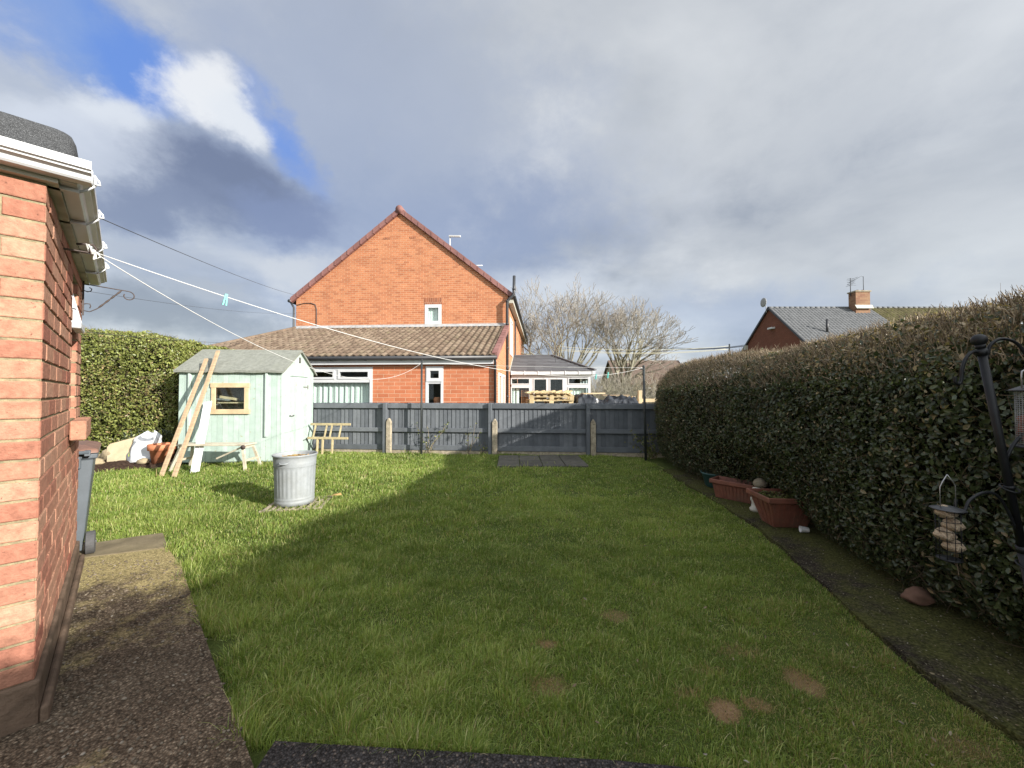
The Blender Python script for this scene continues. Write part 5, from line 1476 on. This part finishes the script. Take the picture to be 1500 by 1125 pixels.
# ------------------------------------------------------------------ bird feeding station
bf = thing('bird_feeder_pole', 'leaning black bird feeder pole with ball finial and hooked arms by the hedge', 'feeder pole', (2.25,1.60,.02))
top = Vector((-.30,0,1.655)); lean = top.normalized()
P_ = lambda h, dx=0, dy=0: lean*(h)+Vector((dx,dy,0))
mb = MB(); mb.tube([P_(0),P_(.85)], .0160, 16); mb.tube([P_(.85),P_(1.70)], .0135, 16)
mb.tube([P_(.835),P_(.86)], .0185, 16); mb.tube([P_(1.10),P_(1.112)],.017,16); mb.tube([P_(1.66),P_(1.685)], .018, 16); mb.build('pole', M['black_metal'], bf)
mb = MB(); mb.sphere(P_(1.724), .0245, 20, 14); mb.tube([P_(1.69),P_(1.705)], .016, 14); mb.build('finial', M['black_metal'], bf)
def arm(pts, name='hook_arm', r=.006):
    mb = MB()
    # smooth through points
    out = []
    pts = [Vector(p) for p in pts]; q = [pts[0]]+pts+[pts[-1]]
    for i in range(1,len(q)-2):
        for t in np.linspace(0,1,6,endpoint=False):
            p0,p1,p2,p3 = q[i-1],q[i],q[i+1],q[i+2]
            out.append(.5*((2*p1)+(p2-p0)*t+(2*p0-5*p1+4*p2-p3)*t*t+(3*p1-p0-3*p2+p3)*t**3))
    out.append(pts[-1]); mb.tube(out, r, 8); return mb.build(name, M['black_metal'], bf)
b = P_(1.665)
arm([b, b+Vector((-.035,0,.010)), b+Vector((-.065,0,-.015)), b+Vector((-.083,0,-.06)), b+Vector((-.088,0,-.105)), b+Vector((-.098,0,-.125)), b+Vector((-.112,0,-.118)), b+Vector((-.115,0,-.095))])
arm([b+Vector((.02,0,-.02)), b+Vector((.035,0,.035)), b+Vector((.075,-.005,.062)), b+Vector((.13,-.01,.045)), b+Vector((.165,-.015,-.01)), b+Vector((.172,-.015,-.05)), b+Vector((.19,-.015,-.065)), b+Vector((.205,-.015,-.045))])
b = P_(.88)
arm([b+Vector((.02,0,-.06)), b+Vector((-.03,0,.08)), b+Vector((-.10,-.01,.185)), b+Vector((-.17,-.02,.205)), b+Vector((-.235,-.025,.175)), b+Vector((-.262,-.03,.135)), b+Vector((-.285,-.03,.125)), b+Vector((-.30,-.03,.15)), b+Vector((-.295,-.03,.18))], r=.0055)
b = P_(1.22)
arm([b+Vector((0,0,-.02)), b+Vector((.04,.0,.06)), b+Vector((.09,0,.11)), b+Vector((.15,0,.13)), b+Vector((.20,0,.11))])
mb = MB(); q = P_(1.0)
for k in (0.30,.78,1.10): 
    p = P_(k); mb = MB(); mb.tube([p+Vector((.026*math.cos(a),.026*math.sin(a),.012*math.sin(a))) for a in np.linspace(0,2*math.pi,14)], .004, 5); mb.build('clamp_ring', M['black_metal'], bf)
# fat-ball feeder
ff = thing('fat_ball_feeder', 'wire bird feeder holding four pale fat balls, hanging before the hedge', 'bird feeder', (1.74,1.55,.835))
mb = MB(); mb.tube([(0,0,.335),(-.020,0,.305),(-.030,0,.285),(-.030,0,.20)], .0018, 6); mb.tube([(0,0,.335),(.022,0,.308),(.032,0,.29),(.032,0,.20)], .0018, 6); mb.build('wire_handle', M['steel'], ff)
mb = MB(); mb.lathe([(0,.212),(.02,.210),(.048,.201),(.053,.198),(.048,.196),(0,.20)], 28); mb.build('lid', M['black_plastic'], ff)
mb = MB()
for k in range(10):
    a = 2*math.pi*k/10; mb.tube([(.036*math.cos(a),.036*math.sin(a),.195),(.036*math.cos(a),.036*math.sin(a),0)], .0013, 5)
for z in np.linspace(.0,.19,6): mb.tube([(.0365*math.cos(a),.0365*math.sin(a),z) for a in np.linspace(0,2*math.pi,20)], .0014, 5)
mb.lathe([(0,0),(.038,0),(.038,.004),(0,.004)], 20); mb.build('wire_cage', M['black_metal'], ff)
for i,(x,y,z) in enumerate(((-.010,0,.162),(.012,-.004,.112),(-.012,.004,.072),(.012,-.004,.030))):
    mb = MB(); mb.sphere((0,0,0), .0315, 28, 18, (1,1,.80), .14); o = mb.build('fat_ball', M['suet'], None); o.location = (1.74+x,1.55+y,.835+z)
    tag(o, ['topmost fat ball, tucked under the feeder lid','second fat ball from the top in the wire feeder','third fat ball from the top in the wire feeder','lowest fat ball at the foot of the wire feeder'][i], 'fat ball', 'fat balls in the wire feeder')
# peanut feeder
pf = thing('peanut_feeder', 'mesh peanut feeder with flat lid hanging from the right hand hook', 'bird feeder', (2.145,1.585,1.27))
mb = MB(); mb.tube([(0,0,.34),(-.048,0,.315),(-.050,0,.30),(-.050,0,.235)], .003, 6); mb.tube([(0,0,.34),(.048,0,.315),(.050,0,.235)], .003, 6); mb.build('wire_handle', M['steel'], pf)
mb = MB(); mb.lathe([(0,.262),(.03,.258),(.066,.240),(.070,.236),(.066,.233),(0,.236)], 28); mb.build('lid', M['black_plastic'], pf)
mb = MB()
for k in range(30):
    a = 2*math.pi*k/30; mb.tube([(.05*math.cos(a),.05*math.sin(a),.235),(.05*math.cos(a),.05*math.sin(a),0.01)], .0009, 4)
for z in np.linspace(.01,.23,26): mb.tube([(.0502*math.cos(a),.0502*math.sin(a),z) for a in np.linspace(0,2*math.pi,25)], .0009, 4)
mb.build('mesh_tube', M['lead'], pf)
mb = MB(); mb.lathe([(0,0),(.064,0),(.068,.006),(.060,.012),(0,.012)], 28); mb.build('tray', M['black_plastic'], pf)
n = 320; a = RNG.random(n)*6.28; q = np.sqrt(RNG.random(n))*.044
mb = MB(); rpn = random.Random(3)
for i in range(n):
    z = .02+.095*rpn.random(); mb.cur = rpn.random(); mb.sphere((q[i]*math.cos(a[i]),q[i]*math.sin(a[i]),z+.02*math.cos(a[i]*.5)), .0065, 7, 5, (1,1,1.5))
o = mb.build('peanuts', M['peanut'], pf); o['kind'] = 'stuff'

# ------------------------------------------------------------------ hedges
def fbm(x, y, z):
    return (np.sin(1.7*x+2.3*y+.6)*np.sin(2.1*z+1.3*y)+.6*np.sin(4.1*x-3.2*z+1.9*y)*np.sin(3.3*y+2.2*z)+.4*np.sin(8.3*x+7.1*z)*np.sin(9.2*y+1.1*z))/2
XF = lambda y: np.interp(y, [-4,1,2.3,3.9,5,7.4,8.9], [2.45,2.52,2.62,2.80,2.86,2.92,3.22])
ZT = lambda y: np.interp(y, [-4,-2.2,-1.6,-1,0,1,1.9,2.49,3,3.7,4.2,4.6,5.2,6,7.8,8.5,8.95], [3.05,2.92,2.78,2.62,2.53,2.43,2.24,2.175,2.165,2.145,2.14,2.07,2.12,2.185,2.155,2.04,1.92])
# cross section: offset from face, height fraction
CSX = np.array([.24,.13,.05,.0,.0,.03,.09,.19,.36,.60,.85,1.08,1.25,1.30])
CSZ = np.array([.03,.10,.22,.42,.60,.74,.82,.88,.935,.968,.970,.90,.6,.05])
d_ = np.hypot(np.diff(CSX), np.diff(CSZ)*2.1); CS = np.concatenate([[0],np.cumsum(d_)]); CS /= CS[-1]
YEND = 8.95
def hedgeR(y, s):
    """surface point and normal of the right hedge"""
    def P(y, s):
        endf = np.clip((YEND-y)/.55, 0, 1); endo = 1-np.sqrt(np.clip(1-(1-endf)**2,0,1))
        x = XF(y)+np.interp(s,CS,CSX)*(1-.0*endo)+endo*.45*(np.interp(s,CS,CSX) < .7)-endo*.45*(np.interp(s,CS,CSX) > .7)
        x = x+.36*np.exp(-((y-4.75)/.85)**2)*np.clip((CS[3]-s)/(CS[3]-CS[1]),0,1)
        z = ZT(y)*np.interp(s,CS,CSZ)
        return np.stack([x, y, z], -1)
    p = P(y,s); e = .01
    n = np.cross(P(y+e,s)-P(y-e,s), P(y,np.clip(s+e,0,1))-P(y,np.clip(s-e,0,1)))
    n /= np.linalg.norm(n,axis=-1,keepdims=True)+1e-9
    fl = np.sum(n*np.stack([p[...,0]-(XF(y)+.62), 0*y, p[...,2]-1.0],-1),-1) < 0
    n[fl] *= -1
    return p, n
hr = thing('privet_hedge', 'dark clipped privet hedge in shade with brown trimmed top along the right side', 'hedge', (3.1,3,0))
org = np.array([3.1,3,0.])
# inner mass
yy, ss = np.meshgrid(np.linspace(-3.8,YEND,110), np.linspace(0,1,40), indexing='ij')
p, nn = hedgeR(yy.ravel(), ss.ravel())
f = fbm(p[:,0]*1.3,p[:,1]*1.3,p[:,2]*1.3)
p = p - nn*(.11-.05*f)[:,None] - org
p[:,2] -= .26*np.clip((p[:,2]-1.45)/.5,0,1)*np.clip((p[:,1]+3-1.3)/.7,0,1)
idx = np.arange(110*40).reshape(110,40)
F = np.stack([idx[:-1,:-1],idx[1:,:-1],idx[1:,1:],idx[:-1,1:]],-1).reshape(-1,4)
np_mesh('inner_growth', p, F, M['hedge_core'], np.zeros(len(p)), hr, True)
cap_ = MB(); 
def hedge_leaves(n, y0, y1, s0, s1, size, inset=.09):
    y = RNG.uniform(y0,y1,n); s = RNG.uniform(s0,s1,n)
    p, nn = hedgeR(y, s)
    f = fbm(p[:,0]*1.3,p[:,1]*1.3,p[:,2]*1.3); g_ = fbm(p[:,0]*5,p[:,1]*5,p[:,2]*5)
    dep = RNG.random(n)**1.7*inset*(1+1.6*(s > CS[6]))
    p = p + nn*(.05*f+.025*g_-dep)[:,None] + RNG.normal(size=(n,3))*.012
    sz = size*RNG.uniform(.45,1.25,n)*(1-.12*f)
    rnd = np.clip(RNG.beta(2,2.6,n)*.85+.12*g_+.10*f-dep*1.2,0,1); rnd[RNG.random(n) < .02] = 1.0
    hz = p[:,2]/ZT(y); kp = RNG.random(n) > .30*np.clip((hz-.84)/.08,0,1)+.45*(s > CS[9])
    topw = np.clip((hz-.76)/.12+.35*f,0,1)*np.clip(.25+.55*np.clip((5.8-y)/2.5,0,1)+.2,0,1)
    dry = np.where(RNG.random(n) < topw*.62, RNG.uniform(.4,1,n), 0)*1.0
    dry = np.maximum(dry, np.where(RNG.random(n) < .03+.16*np.clip(f-.25,0,1), RNG.uniform(.3,.8,n), 0))
    V,Fc,r_,k = leaf_arrays(p[kp]-org, nn[kp], sz[kp], RNG, .56, .75, rnd[kp], True, np.array([-.2,-.1,.25]))
    return V,Fc,r_,np.repeat(dry[kp],k)
Vs=[];Fs=[];Rs=[];Ds=[];off=0
for args in ((46000,.9,3.2,0,.80,.040),(42000,3.2,5.2,0,.80,.038),(38000,5.2,YEND,0,.80,.036),(16000,-3.8,.9,0,.95,.055),(3500,.9,YEND,.80,1,.05),(9000,YEND-.35,YEND,0,1,.036)):
    V,F,r_,d = hedge_leaves(*args); Vs.append(V); Fs.append(F+off); Rs.append(r_); Ds.append(d); off += len(V)
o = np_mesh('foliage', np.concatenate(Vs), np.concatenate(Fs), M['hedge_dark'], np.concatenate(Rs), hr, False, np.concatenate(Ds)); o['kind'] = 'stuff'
# twigs
def twig_mesh(P0, P1, r0, rnd):
    n = len(P0); d = P1-P0; d /= np.linalg.norm(d,axis=1,keepdims=True)
    a = np.cross(d, np.tile([.3,.5,.8],(n,1))); a /= np.linalg.norm(a,axis=1,keepdims=True); b = np.cross(d,a)
    mid = (P0+P1)/2+RNG.normal(size=(n,3))*.08*np.linalg.norm(P1-P0,axis=1,keepdims=True)
    rings = []
    for C_, q in ((P0,1.),(mid,.8),(P1,.45)):
        for k in range(3):
            t = 2*math.pi*k/3; rings.append(C_+(a*math.cos(t)+b*math.sin(t))*(r0*q)[:,None])
    V = np.stack(rings,1).reshape(-1,3); base = np.arange(n)[:,None]*9
    fs = []
    for i in range(2):
        for k in range(3): fs.append(base+np.array([[i*3+k,i*3+(k+1)%3,i*3+3+(k+1)%3,i*3+3+k]]))
    return V, np.concatenate(fs,0), np.repeat(rnd,9)
n = 9000; y = RNG.uniform(.9,YEND-.1,n); s = RNG.uniform(0,.72,n); p, nn = hedgeR(y,s)
d = RNG.normal(size=(n,3))*.7+nn*.5+np.array([0,0,.6]); d /= np.linalg.norm(d,axis=1,keepdims=True)
L_ = RNG.uniform(.06,.28,n)
A_ = p-nn*RNG.uniform(.0,.10,n)[:,None]-d*L_[:,None]*.5
topm = np.clip((p[:,2]/ZT(y)-.82)/.15,0,1)
V1,F1,r1 = twig_mesh(A_-org, A_+d*L_[:,None]-org, RNG.uniform(.0012,.0032,n), np.clip(RNG.random(n)*.6+topm*.4,0,1))
n = 11000; y = RNG.uniform(.9,YEND-.1,n); s = RNG.uniform(CS[5],CS[10],n); p, nn = hedgeR(y,s)
d = RNG.normal(size=(n,3))*.35+nn*.4+np.array([0,0,.9]); d /= np.linalg.norm(d,axis=1,keepdims=True); L_ = RNG.uniform(.03,.10,n)
wild = RNG.random(n) < .012; L_[wild] *= 1.7
A_ = p-nn*RNG.uniform(.0,.06,n)[:,None]*1.0
L_ = np.where(s > CS[9], L_*.4, L_)
V2,F2,r2 = twig_mesh(A_-org, A_+d*L_[:,None]-org, RNG.uniform(.0018,.0042,n), RNG.uniform(.5,1,n))
o = np_mesh('twigs', np.concatenate([V1,V2]), np.concatenate([F1,F2+len(V1)]), M['twig'], np.concatenate([r1,r2]), hr); o['kind'] = 'stuff'

# sunlit hedge on the left: box-like body along (x), face towards -y
def hedgeL(x, s):
    yf = np.interp(x, [-14,-11,-9.3,-8.0,-7.55,-7.25,-7.05,-6.2], [8.3,8.42,8.50,8.42,8.56,9.05,9.62,9.72]); zt = np.interp(x, [-14,-11,-9.2,-8.3,-7.6,-6.6], [3.15,3.06,2.92,2.82,2.70,2.4])
    cy = np.array([.30,.08,.0,.02,.08,.22,.5,.9,1.15,1.2]); cz = np.array([.02,.12,.35,.65,.86,.96,1.0,1.0,.9,.05])
    t = np.concatenate([[0],np.cumsum(np.hypot(np.diff(cy),np.diff(cz)*2.9))]); t /= t[-1]
    endf = np.clip((-6.25-x)/.5,0,1); endo = 1-np.sqrt(np.clip(1-(1-endf)**2,0,1)); c_ = np.interp(s,t,cy)
    y = yf+c_*np.interp(x,[-7.6,-7.0],[1,.45])+endo*.2*(c_ < .6)-endo*.15*(c_ >= .6)
    z = zt*np.interp(s,t,cz)*(1-.05*endo)
    return np.stack([x,y,z],-1)
def hedgeLn(x, s):
    p = hedgeL(x,s); e = .01
    n = np.cross(hedgeL(x+e,s)-hedgeL(x-e,s), hedgeL(x,np.clip(s+e,0,1))-hedgeL(x,np.clip(s-e,0,1))); n /= np.linalg.norm(n,axis=-1,keepdims=True)+1e-9
    fl = n[...,1]*(p[...,1]-9.9)+n[...,2]*(p[...,2]-1.4) < 0; n[fl] *= -1
    return p, n
hl_ = thing('privet_hedge', 'tall sunlit green privet hedge behind the shed on the left', 'hedge', (-9.2,9.6,0)); orgL = np.array([-9.2,9.6,0.])
xx, ss = np.meshgrid(np.linspace(-13.5,-6.3,90), np.linspace(0,1,40), indexing='ij')
p, nn = hedgeLn(xx.ravel(), ss.ravel()); f = fbm(p[:,0]*1.2,p[:,1]*1.2,p[:,2]*1.2)
p = p-nn*(.12-.06*f)[:,None]-orgL; idx = np.arange(90*40).reshape(90,40)
F = np.stack([idx[:-1,:-1],idx[1:,:-1],idx[1:,1:],idx[:-1,1:]],-1).reshape(-1,4)
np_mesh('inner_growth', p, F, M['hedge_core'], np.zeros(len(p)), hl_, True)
n = 74000; x = np.concatenate([RNG.uniform(-13,-6.3,n-14000), RNG.uniform(-7.65,-7.0,14000)]); s = RNG.uniform(0,.80,n); p, nn = hedgeLn(x,s)
f = fbm(p[:,0]*1.2,p[:,1]*1.2,p[:,2]*1.2); g_ = fbm(p[:,0]*4,p[:,1]*4,p[:,2]*4); dep = RNG.random(n)**1.6*.12
p = p+nn*(.08*f+.035*g_-dep)[:,None]+RNG.normal(size=(n,3))*.015
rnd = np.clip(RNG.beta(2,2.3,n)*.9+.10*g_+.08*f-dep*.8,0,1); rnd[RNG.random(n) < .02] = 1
dry = np.where(RNG.random(n) < .07+.25*np.exp(-((p[:,2]-1.55-.25*np.sin(p[:,0]*1.8))/.35)**2), RNG.uniform(.3,.9,n), 0)
V,F,r_,k = leaf_arrays(p-orgL, nn, RNG.uniform(.035,.075,n), RNG, .55, .8, rnd, False, np.array([.1,-.2,.3]))
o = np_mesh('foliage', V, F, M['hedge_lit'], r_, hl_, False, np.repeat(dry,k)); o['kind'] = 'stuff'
n = 2600; x = RNG.uniform(-13,-7.2,n); s = RNG.uniform(.05,.75,n); p, nn = hedgeLn(x,s)
d = RNG.normal(size=(n,3))*.7+nn*.5+np.array([0,0,.7]); d /= np.linalg.norm(d,axis=1,keepdims=True); L_ = RNG.uniform(.08,.30,n)
A_ = p-nn*.05-d*L_[:,None]*.4
V,F,r_ = twig_mesh(A_-orgL, A_+d*L_[:,None]-orgL, RNG.uniform(.002,.004,n), RNG.random(n)*.8)
o = np_mesh('twigs', V, F, M['twig'], r_, hl_); o['kind'] = 'stuff'

# small shaded shrub by the right-hand pole, weeds against the fence
def leafy_plant(name, loc, h, spread, nst, nlf, size, seed, label, cat='plant', group=None):
    rt = random.Random(seed); t = thing(name, label, cat, loc, 0, group); st_ = MB(); pts_all = []
    for i in range(nst):
        p = Vector((rt.uniform(-.05,.05)*spread*3,rt.uniform(-.03,.03),0)); d = Vector((rt.gauss(0,.3)*spread/.25,rt.gauss(0,.06),1)).normalized(); L1 = h*rt.uniform(.55,1); pts = [p.copy()]
        for k in range(7):
            d = (d+Vector((rt.gauss(0,.15),rt.gauss(0,.05),rt.gauss(0,.08)))).normalized(); p = p+d*L1/7; pts.append(p.copy()); pts_all.append(p.copy())
        st_.cur = rt.random(); st_.tube(pts, [.006-.0006*k for k in range(8)], 5, False)
    st_.build('stem', M['twig'], t)
    C_ = np.array([pts_all[rt.randrange(len(pts_all))] for _ in range(nlf)])+RNG.normal(size=(nlf,3))*[.035,.02,.035]
    V,F,r_,k = leaf_arrays(C_, np.tile([0,-1.,.4],(nlf,1)), RNG.uniform(.6,1.3,nlf)*size, RNG, .6, .8, None, True)
    np_mesh('leaf', V, F, M['weed'], r_, t)['kind'] = 'stuff'
    return t
leafy_plant('climbing_weed', (-2.02,9.38,0), .95, .22, 5, 90, .05, 3, 'tall straggly weed climbing the fence just right of the sunlit pole', 'weed', 'weeds along the fence')
leafy_plant('climbing_weed', (-1.02,9.30,0), .75, .16, 4, 26, .045, 5, 'thin twiggy weed against the fence left of the middle concrete spur', 'weed', 'weeds along the fence')
leafy_plant('climbing_weed', (-.72,9.27,0), .42, .12, 3, 22, .05, 9, 'shortest weed against the fence beside the middle concrete spur', 'weed', 'weeds along the fence')
leafy_plant('shrub', (3.18,8.72,0), .85, .45, 12, 240, .06, 12, 'small dark shrub in the shaded corner between pole and hedge', 'shrub')

# ------------------------------------------------------------------ grass
def path_left_inside(x, y):
    poly = [(-4.6,-1.0),(-.88,-1.0),(-.93,1.0),(-1.01,1.54),(-1.30,1.82),(-1.48,1.99),(-1.88,2.38),(-2.36,2.86),(-2.82,3.31),(-3.25,3.67),(-3.62,4.03),(-3.80,3.93),(-4.06,3.76),(-4.9,3.45)]
    return inpoly(x, y, poly)
def inpoly(x, y, poly):
    ins = np.zeros(len(x), bool); n = len(poly)
    for i in range(n):
        x0,y0 = poly[i]; x1,y1 = poly[(i+1)%n]
        c = ((y0 > y) != (y1 > y)) & (x < (x1-x0)*(y-y0)/((y1-y0) if y1 != y0 else 1e-9)+x0)
        ins ^= c
    return ins
PRX = np.vectorize(PATH_R_X)
fyv = lambda x: 9.95-.086*(x+7)
def grass_batch(n, x0, x1, y0, y1, hmin, hmax, wmin, wmax):
    nt_ = int((x1-x0)*(y1-y0)*(130 if y0 < 2.4 else (90 if y0 < 3.6 else 50)))
    tx = RNG.uniform(x0,x1,nt_); ty = RNG.uniform(y0,y1,nt_); th = RNG.gamma(5,.2,nt_); tcx = RNG.normal(size=nt_)
    ti = RNG.integers(0,nt_,n); sg = .042 if y0 < 2.4 else (.05 if y0 < 3.6 else .075)
    ox = RNG.normal(size=n)*sg; oy = RNG.normal(size=n)*sg
    loose = RNG.random(n) < .35
    x = np.where(loose, RNG.uniform(x0,x1,n), tx[ti]+ox); y = np.where(loose, RNG.uniform(y0,y1,n), ty[ti]+oy)
    tuh = np.where(loose, .62, th[ti]); tuc = np.where(loose, 0, tcx[ti]); ox = np.where(loose, 0, ox/sg); oy = np.where(loose, 0, oy/sg)
    j = RNG.normal(size=n)*.025
    keep = ~path_left_inside(x+j, y+j)
    keep &= y > np.interp(x, [-1.0,-.3,.4,1.1,4], [1.655,1.61,1.57,1.495,1.36])+np.abs(RNG.normal(size=n))*.012
    keep &= x < PRX(y)-.015+np.where(y > 2.3, np.clip((y-2.3)/.8,0,1)*(.02+.50*RNG.random(n)**1.6*(RNG.random(n) < .85)), RNG.normal(size=n)*.012)
    keep &= y < fyv(x)-.06
    keep &= (y < 7.4) | (x < 3.0)
    keep &= ~((x > -.32) & (x < 1.55) & (y > 7.70) & (y < 9.06) & (RNG.random(n) > .015))
    keep &= ~((x < -6.9) & (y > 6.8+.32*(x+9.3)+.10*np.sin(x*4)))
    ls_x = (x+4.88)*math.cos(SR)+(y-8.2)*math.sin(SR); ls_y = -(x+4.88)*math.sin(SR)+(y-8.2)*math.cos(SR)
    keep &= ~((ls_x > -2.06) & (ls_x < .0) & (ls_y > .0))
    keep &= (x+2.90)**2+(y-5.18)**2 > .235**2
    keep &= x > -10.5
    # own outbuilding and bin
    ex_ = (x+2.17)*math.cos(R(45.3))+(y-1.74)*math.sin(R(45.3)); keep &= ~((ex_ < .1) & (y < 3.3))
    dryp = dryness(x, y)
    cl = np.sin(x*2.1+1.3*np.sin(y*1.7))*np.sin(y*2.6+.9*np.sin(x*1.9)); cl2 = np.sin(x*6.3+2*np.sin(y*5.1))*np.sin(y*7.7+x*2.9); cl3 = np.sin(x*19+3*np.sin(y*11))*np.sin(y*17+x*9)
    thin = np.clip((x-.9)/1.2,0,1)*np.clip((3.2-y)/1.5,0,1)
    keep &= RNG.random(n) > dryp*.55
    keep &= RNG.random(n) > thin*.45*(.5+.5*cl2)
    x,y,dryp,cl,cl2,cl3,thin,tuh,tuc,ox,oy = [q[keep] for q in (x,y,dryp,cl,cl2,cl3,thin,tuh,tuc,ox,oy)]; n = len(x)
    lf = np.clip(1.05-.15*(x+.5),.65,1.15)*(1+.9*np.clip(1-np.abs(x-np.interp(y,[1.0,1.54,1.99,2.86,3.66],[-.93,-1.01,-1.48,-2.36,-3.25]))/.16,0,1)*(y < 3.8))          # longer and lusher towards the left path
    edge = np.clip(1-(y-np.interp(x, [-1.0,-.3,.4,1.1,4], [1.655,1.61,1.57,1.495,1.36]))/.25,0,1)
    h = RNG.uniform(hmin,hmax,n)*(1+.22*cl+.15*cl2)*np.clip(tuh,.35,1.7)*lf*(1-.6*dryp)*(1-.45*thin)*(1+.5*edge*(x < 1.2))
    w_ = RNG.uniform(wmin,wmax,n)*(1-.2*dryp)
    lng = RNG.random(n) < .012; h = np.where(lng, h*1.9, h)
    yaw = RNG.uniform(0,2*np.pi,n); lean = np.clip(RNG.uniform(.15,1.05,n),0,1)*h; 
    dx = np.cos(yaw)*.75+ox*.45; dy = np.sin(yaw)*.75+oy*.45
    z0 = .018*np.sin(x*1.1+.4)*np.sin(y*.9)+.008*np.sin(x*3.1+y*2.3)-.014
    side = np.stack([-np.sin(yaw+.6),np.cos(yaw+.6),0*x],1)*(w_/2)[:,None]
    B = np.stack([x,y,z0],1); up = np.array([0,0,1.])
    D_ = np.stack([dx,dy,0*x],1)
    zz = np.sqrt(np.clip(h**2-(.85*lean)**2,.12*h**2,None))
    p1 = B+D_*(lean*.22)[:,None]+up*(zz*.55)[:,None]; p2 = B+D_*(lean*.60)[:,None]+up*(zz*.88)[:,None]; p3 = B+D_*(lean*1.08)[:,None]+up*(zz*(1-.18*(lean/h)**2))[:,None]
    V = np.stack([B-side,B+side,p1-side*.9,p1+side*.9,p2-side*.6,p2+side*.6,p3],1).reshape(-1,3)
    b = np.arange(n)[:,None]*7
    Fq = np.concatenate([b+np.array([[0,1,3,2]]), b+np.array([[2,3,5,4]])],0); Ft = b+np.array([[4,5,6]])
    rnd = np.clip(RNG.beta(2.2,2.4,n)*.62+.10*cl+.07*cl2+.10+.09*tuc+.08*np.sin(x*.9+y*1.3),0,.92)
    rnd[RNG.random(n) < .03] = 1.0; rnd[(RNG.random(n) < .08) | lng] = .9
    dry = np.where(RNG.random(n) < dryp*.85, 1., 0)
    dry = np.maximum(dry, np.where(RNG.random(n) < .07+.45*thin+.06*np.clip(cl2,0,1), RNG.uniform(.3,.9,n), 0))
    return V, Fq, Ft, np.repeat(rnd,7), np.repeat(dry,7)
Vs=[];Qs=[];Ts=[];Rs=[];Ds=[];off=0
for args in ((260000,-1.6,2.4,1.3,2.4,.016,.042,.0020,.0036),
             (260000,-2.9,2.8,2.4,3.8,.017,.044,.0024,.0042),
             (230000,-5.6,3.1,3.6,5.6,.020,.046,.0036,.0066),
             (260000,-9.5,3.3,5.4,9.8,.024,.050,.0064,.0110)):
    V,q_,t_,r_,d = grass_batch(*args); Vs.append(V); Qs.append(q_+off); Ts.append(t_+off); Rs.append(r_); Ds.append(d); off += len(V)
struct(np_mesh('grass', np.concatenate(Vs), [np.concatenate(Qs),np.concatenate(Ts)], M['grass'], np.concatenate(Rs), None, False, np.concatenate(Ds)), 'stuff')

# ------------------------------------------------------------------ litter on the paths and lawn
n = 1100; y = 1.35+6.3*RNG.random(n)**1.6; x = PRX(y)+RNG.random(n)*.7
C_ = np.stack([x,y,np.full(n,.033)],1)
V,F,r_,k = leaf_arrays(C_, np.tile([0,0,1.],(n,1)), RNG.uniform(.006,.016,n), RNG, .55, .25)
m_ = attrmat('pale_litter', [(0,(.14,.10,.05)),(.5,(.24,.20,.12)),(1,(.34,.31,.25))], nvar=.2)
struct(np_mesh('fallen_leaf_litter', V, F, m_, r_), 'stuff')
n = 70; x = RNG.uniform(.3,2.2,n); y = 1.5+RNG.random(n)**1.5*2.6
C_ = np.stack([x,y,np.full(n,.05)+.02*RNG.random(n)],1)
V,F,r_,k = leaf_arrays(C_, np.tile([0,0,1.],(n,1)), RNG.uniform(.014,.034,n), RNG, .4, .7, None, True)
struct(np_mesh('fallen_leaves', V, F, m_, r_), 'stuff')
mb = MB(); ry_ = random.Random(17)
cnt = 0
while cnt < 900:
    x = ry_.uniform(-4.0,-.9); y = ry_.uniform(1.0,3.4)
    if not path_left_inside(np.array([x+.03]), np.array([y-.04]))[0] or x < -2.05-(y-1.7)*.99: continue
    s_ = ry_.uniform(.003,.008)*(1.6 if ry_.random() < .06 else 1); mb.cur = ry_.random(); mb.sphere((x,y,.036+s_*.15), s_, 6, 4, (ry_.uniform(.8,1.6),ry_.uniform(.8,1.4),.6), .2); cnt += 1
struct(mb.build('path_pebbles', attrmat('pebbles', [(0,(.10,.08,.055)),(.5,(.15,.12,.085)),(.9,(.20,.165,.12)),(1,(.30,.27,.22))], nvar=.3, nscale=60), None), 'stuff')
lf = MB(); lf.add([(-.07,-.03,0),(0,-.06,.02),(.08,-.01,.01),(.04,.04,.03),(-.05,.03,.015)], [(0,1,2,3,4)]); o = lf.build('fallen_leaf', M['dead_leaf'], None); o.location = (-2.42,5.35,.07); tag(o, 'single yellow leaf lying on the sunlit grass right of the dustbin', 'leaf')
print('objects', len(bpy.data.objects))
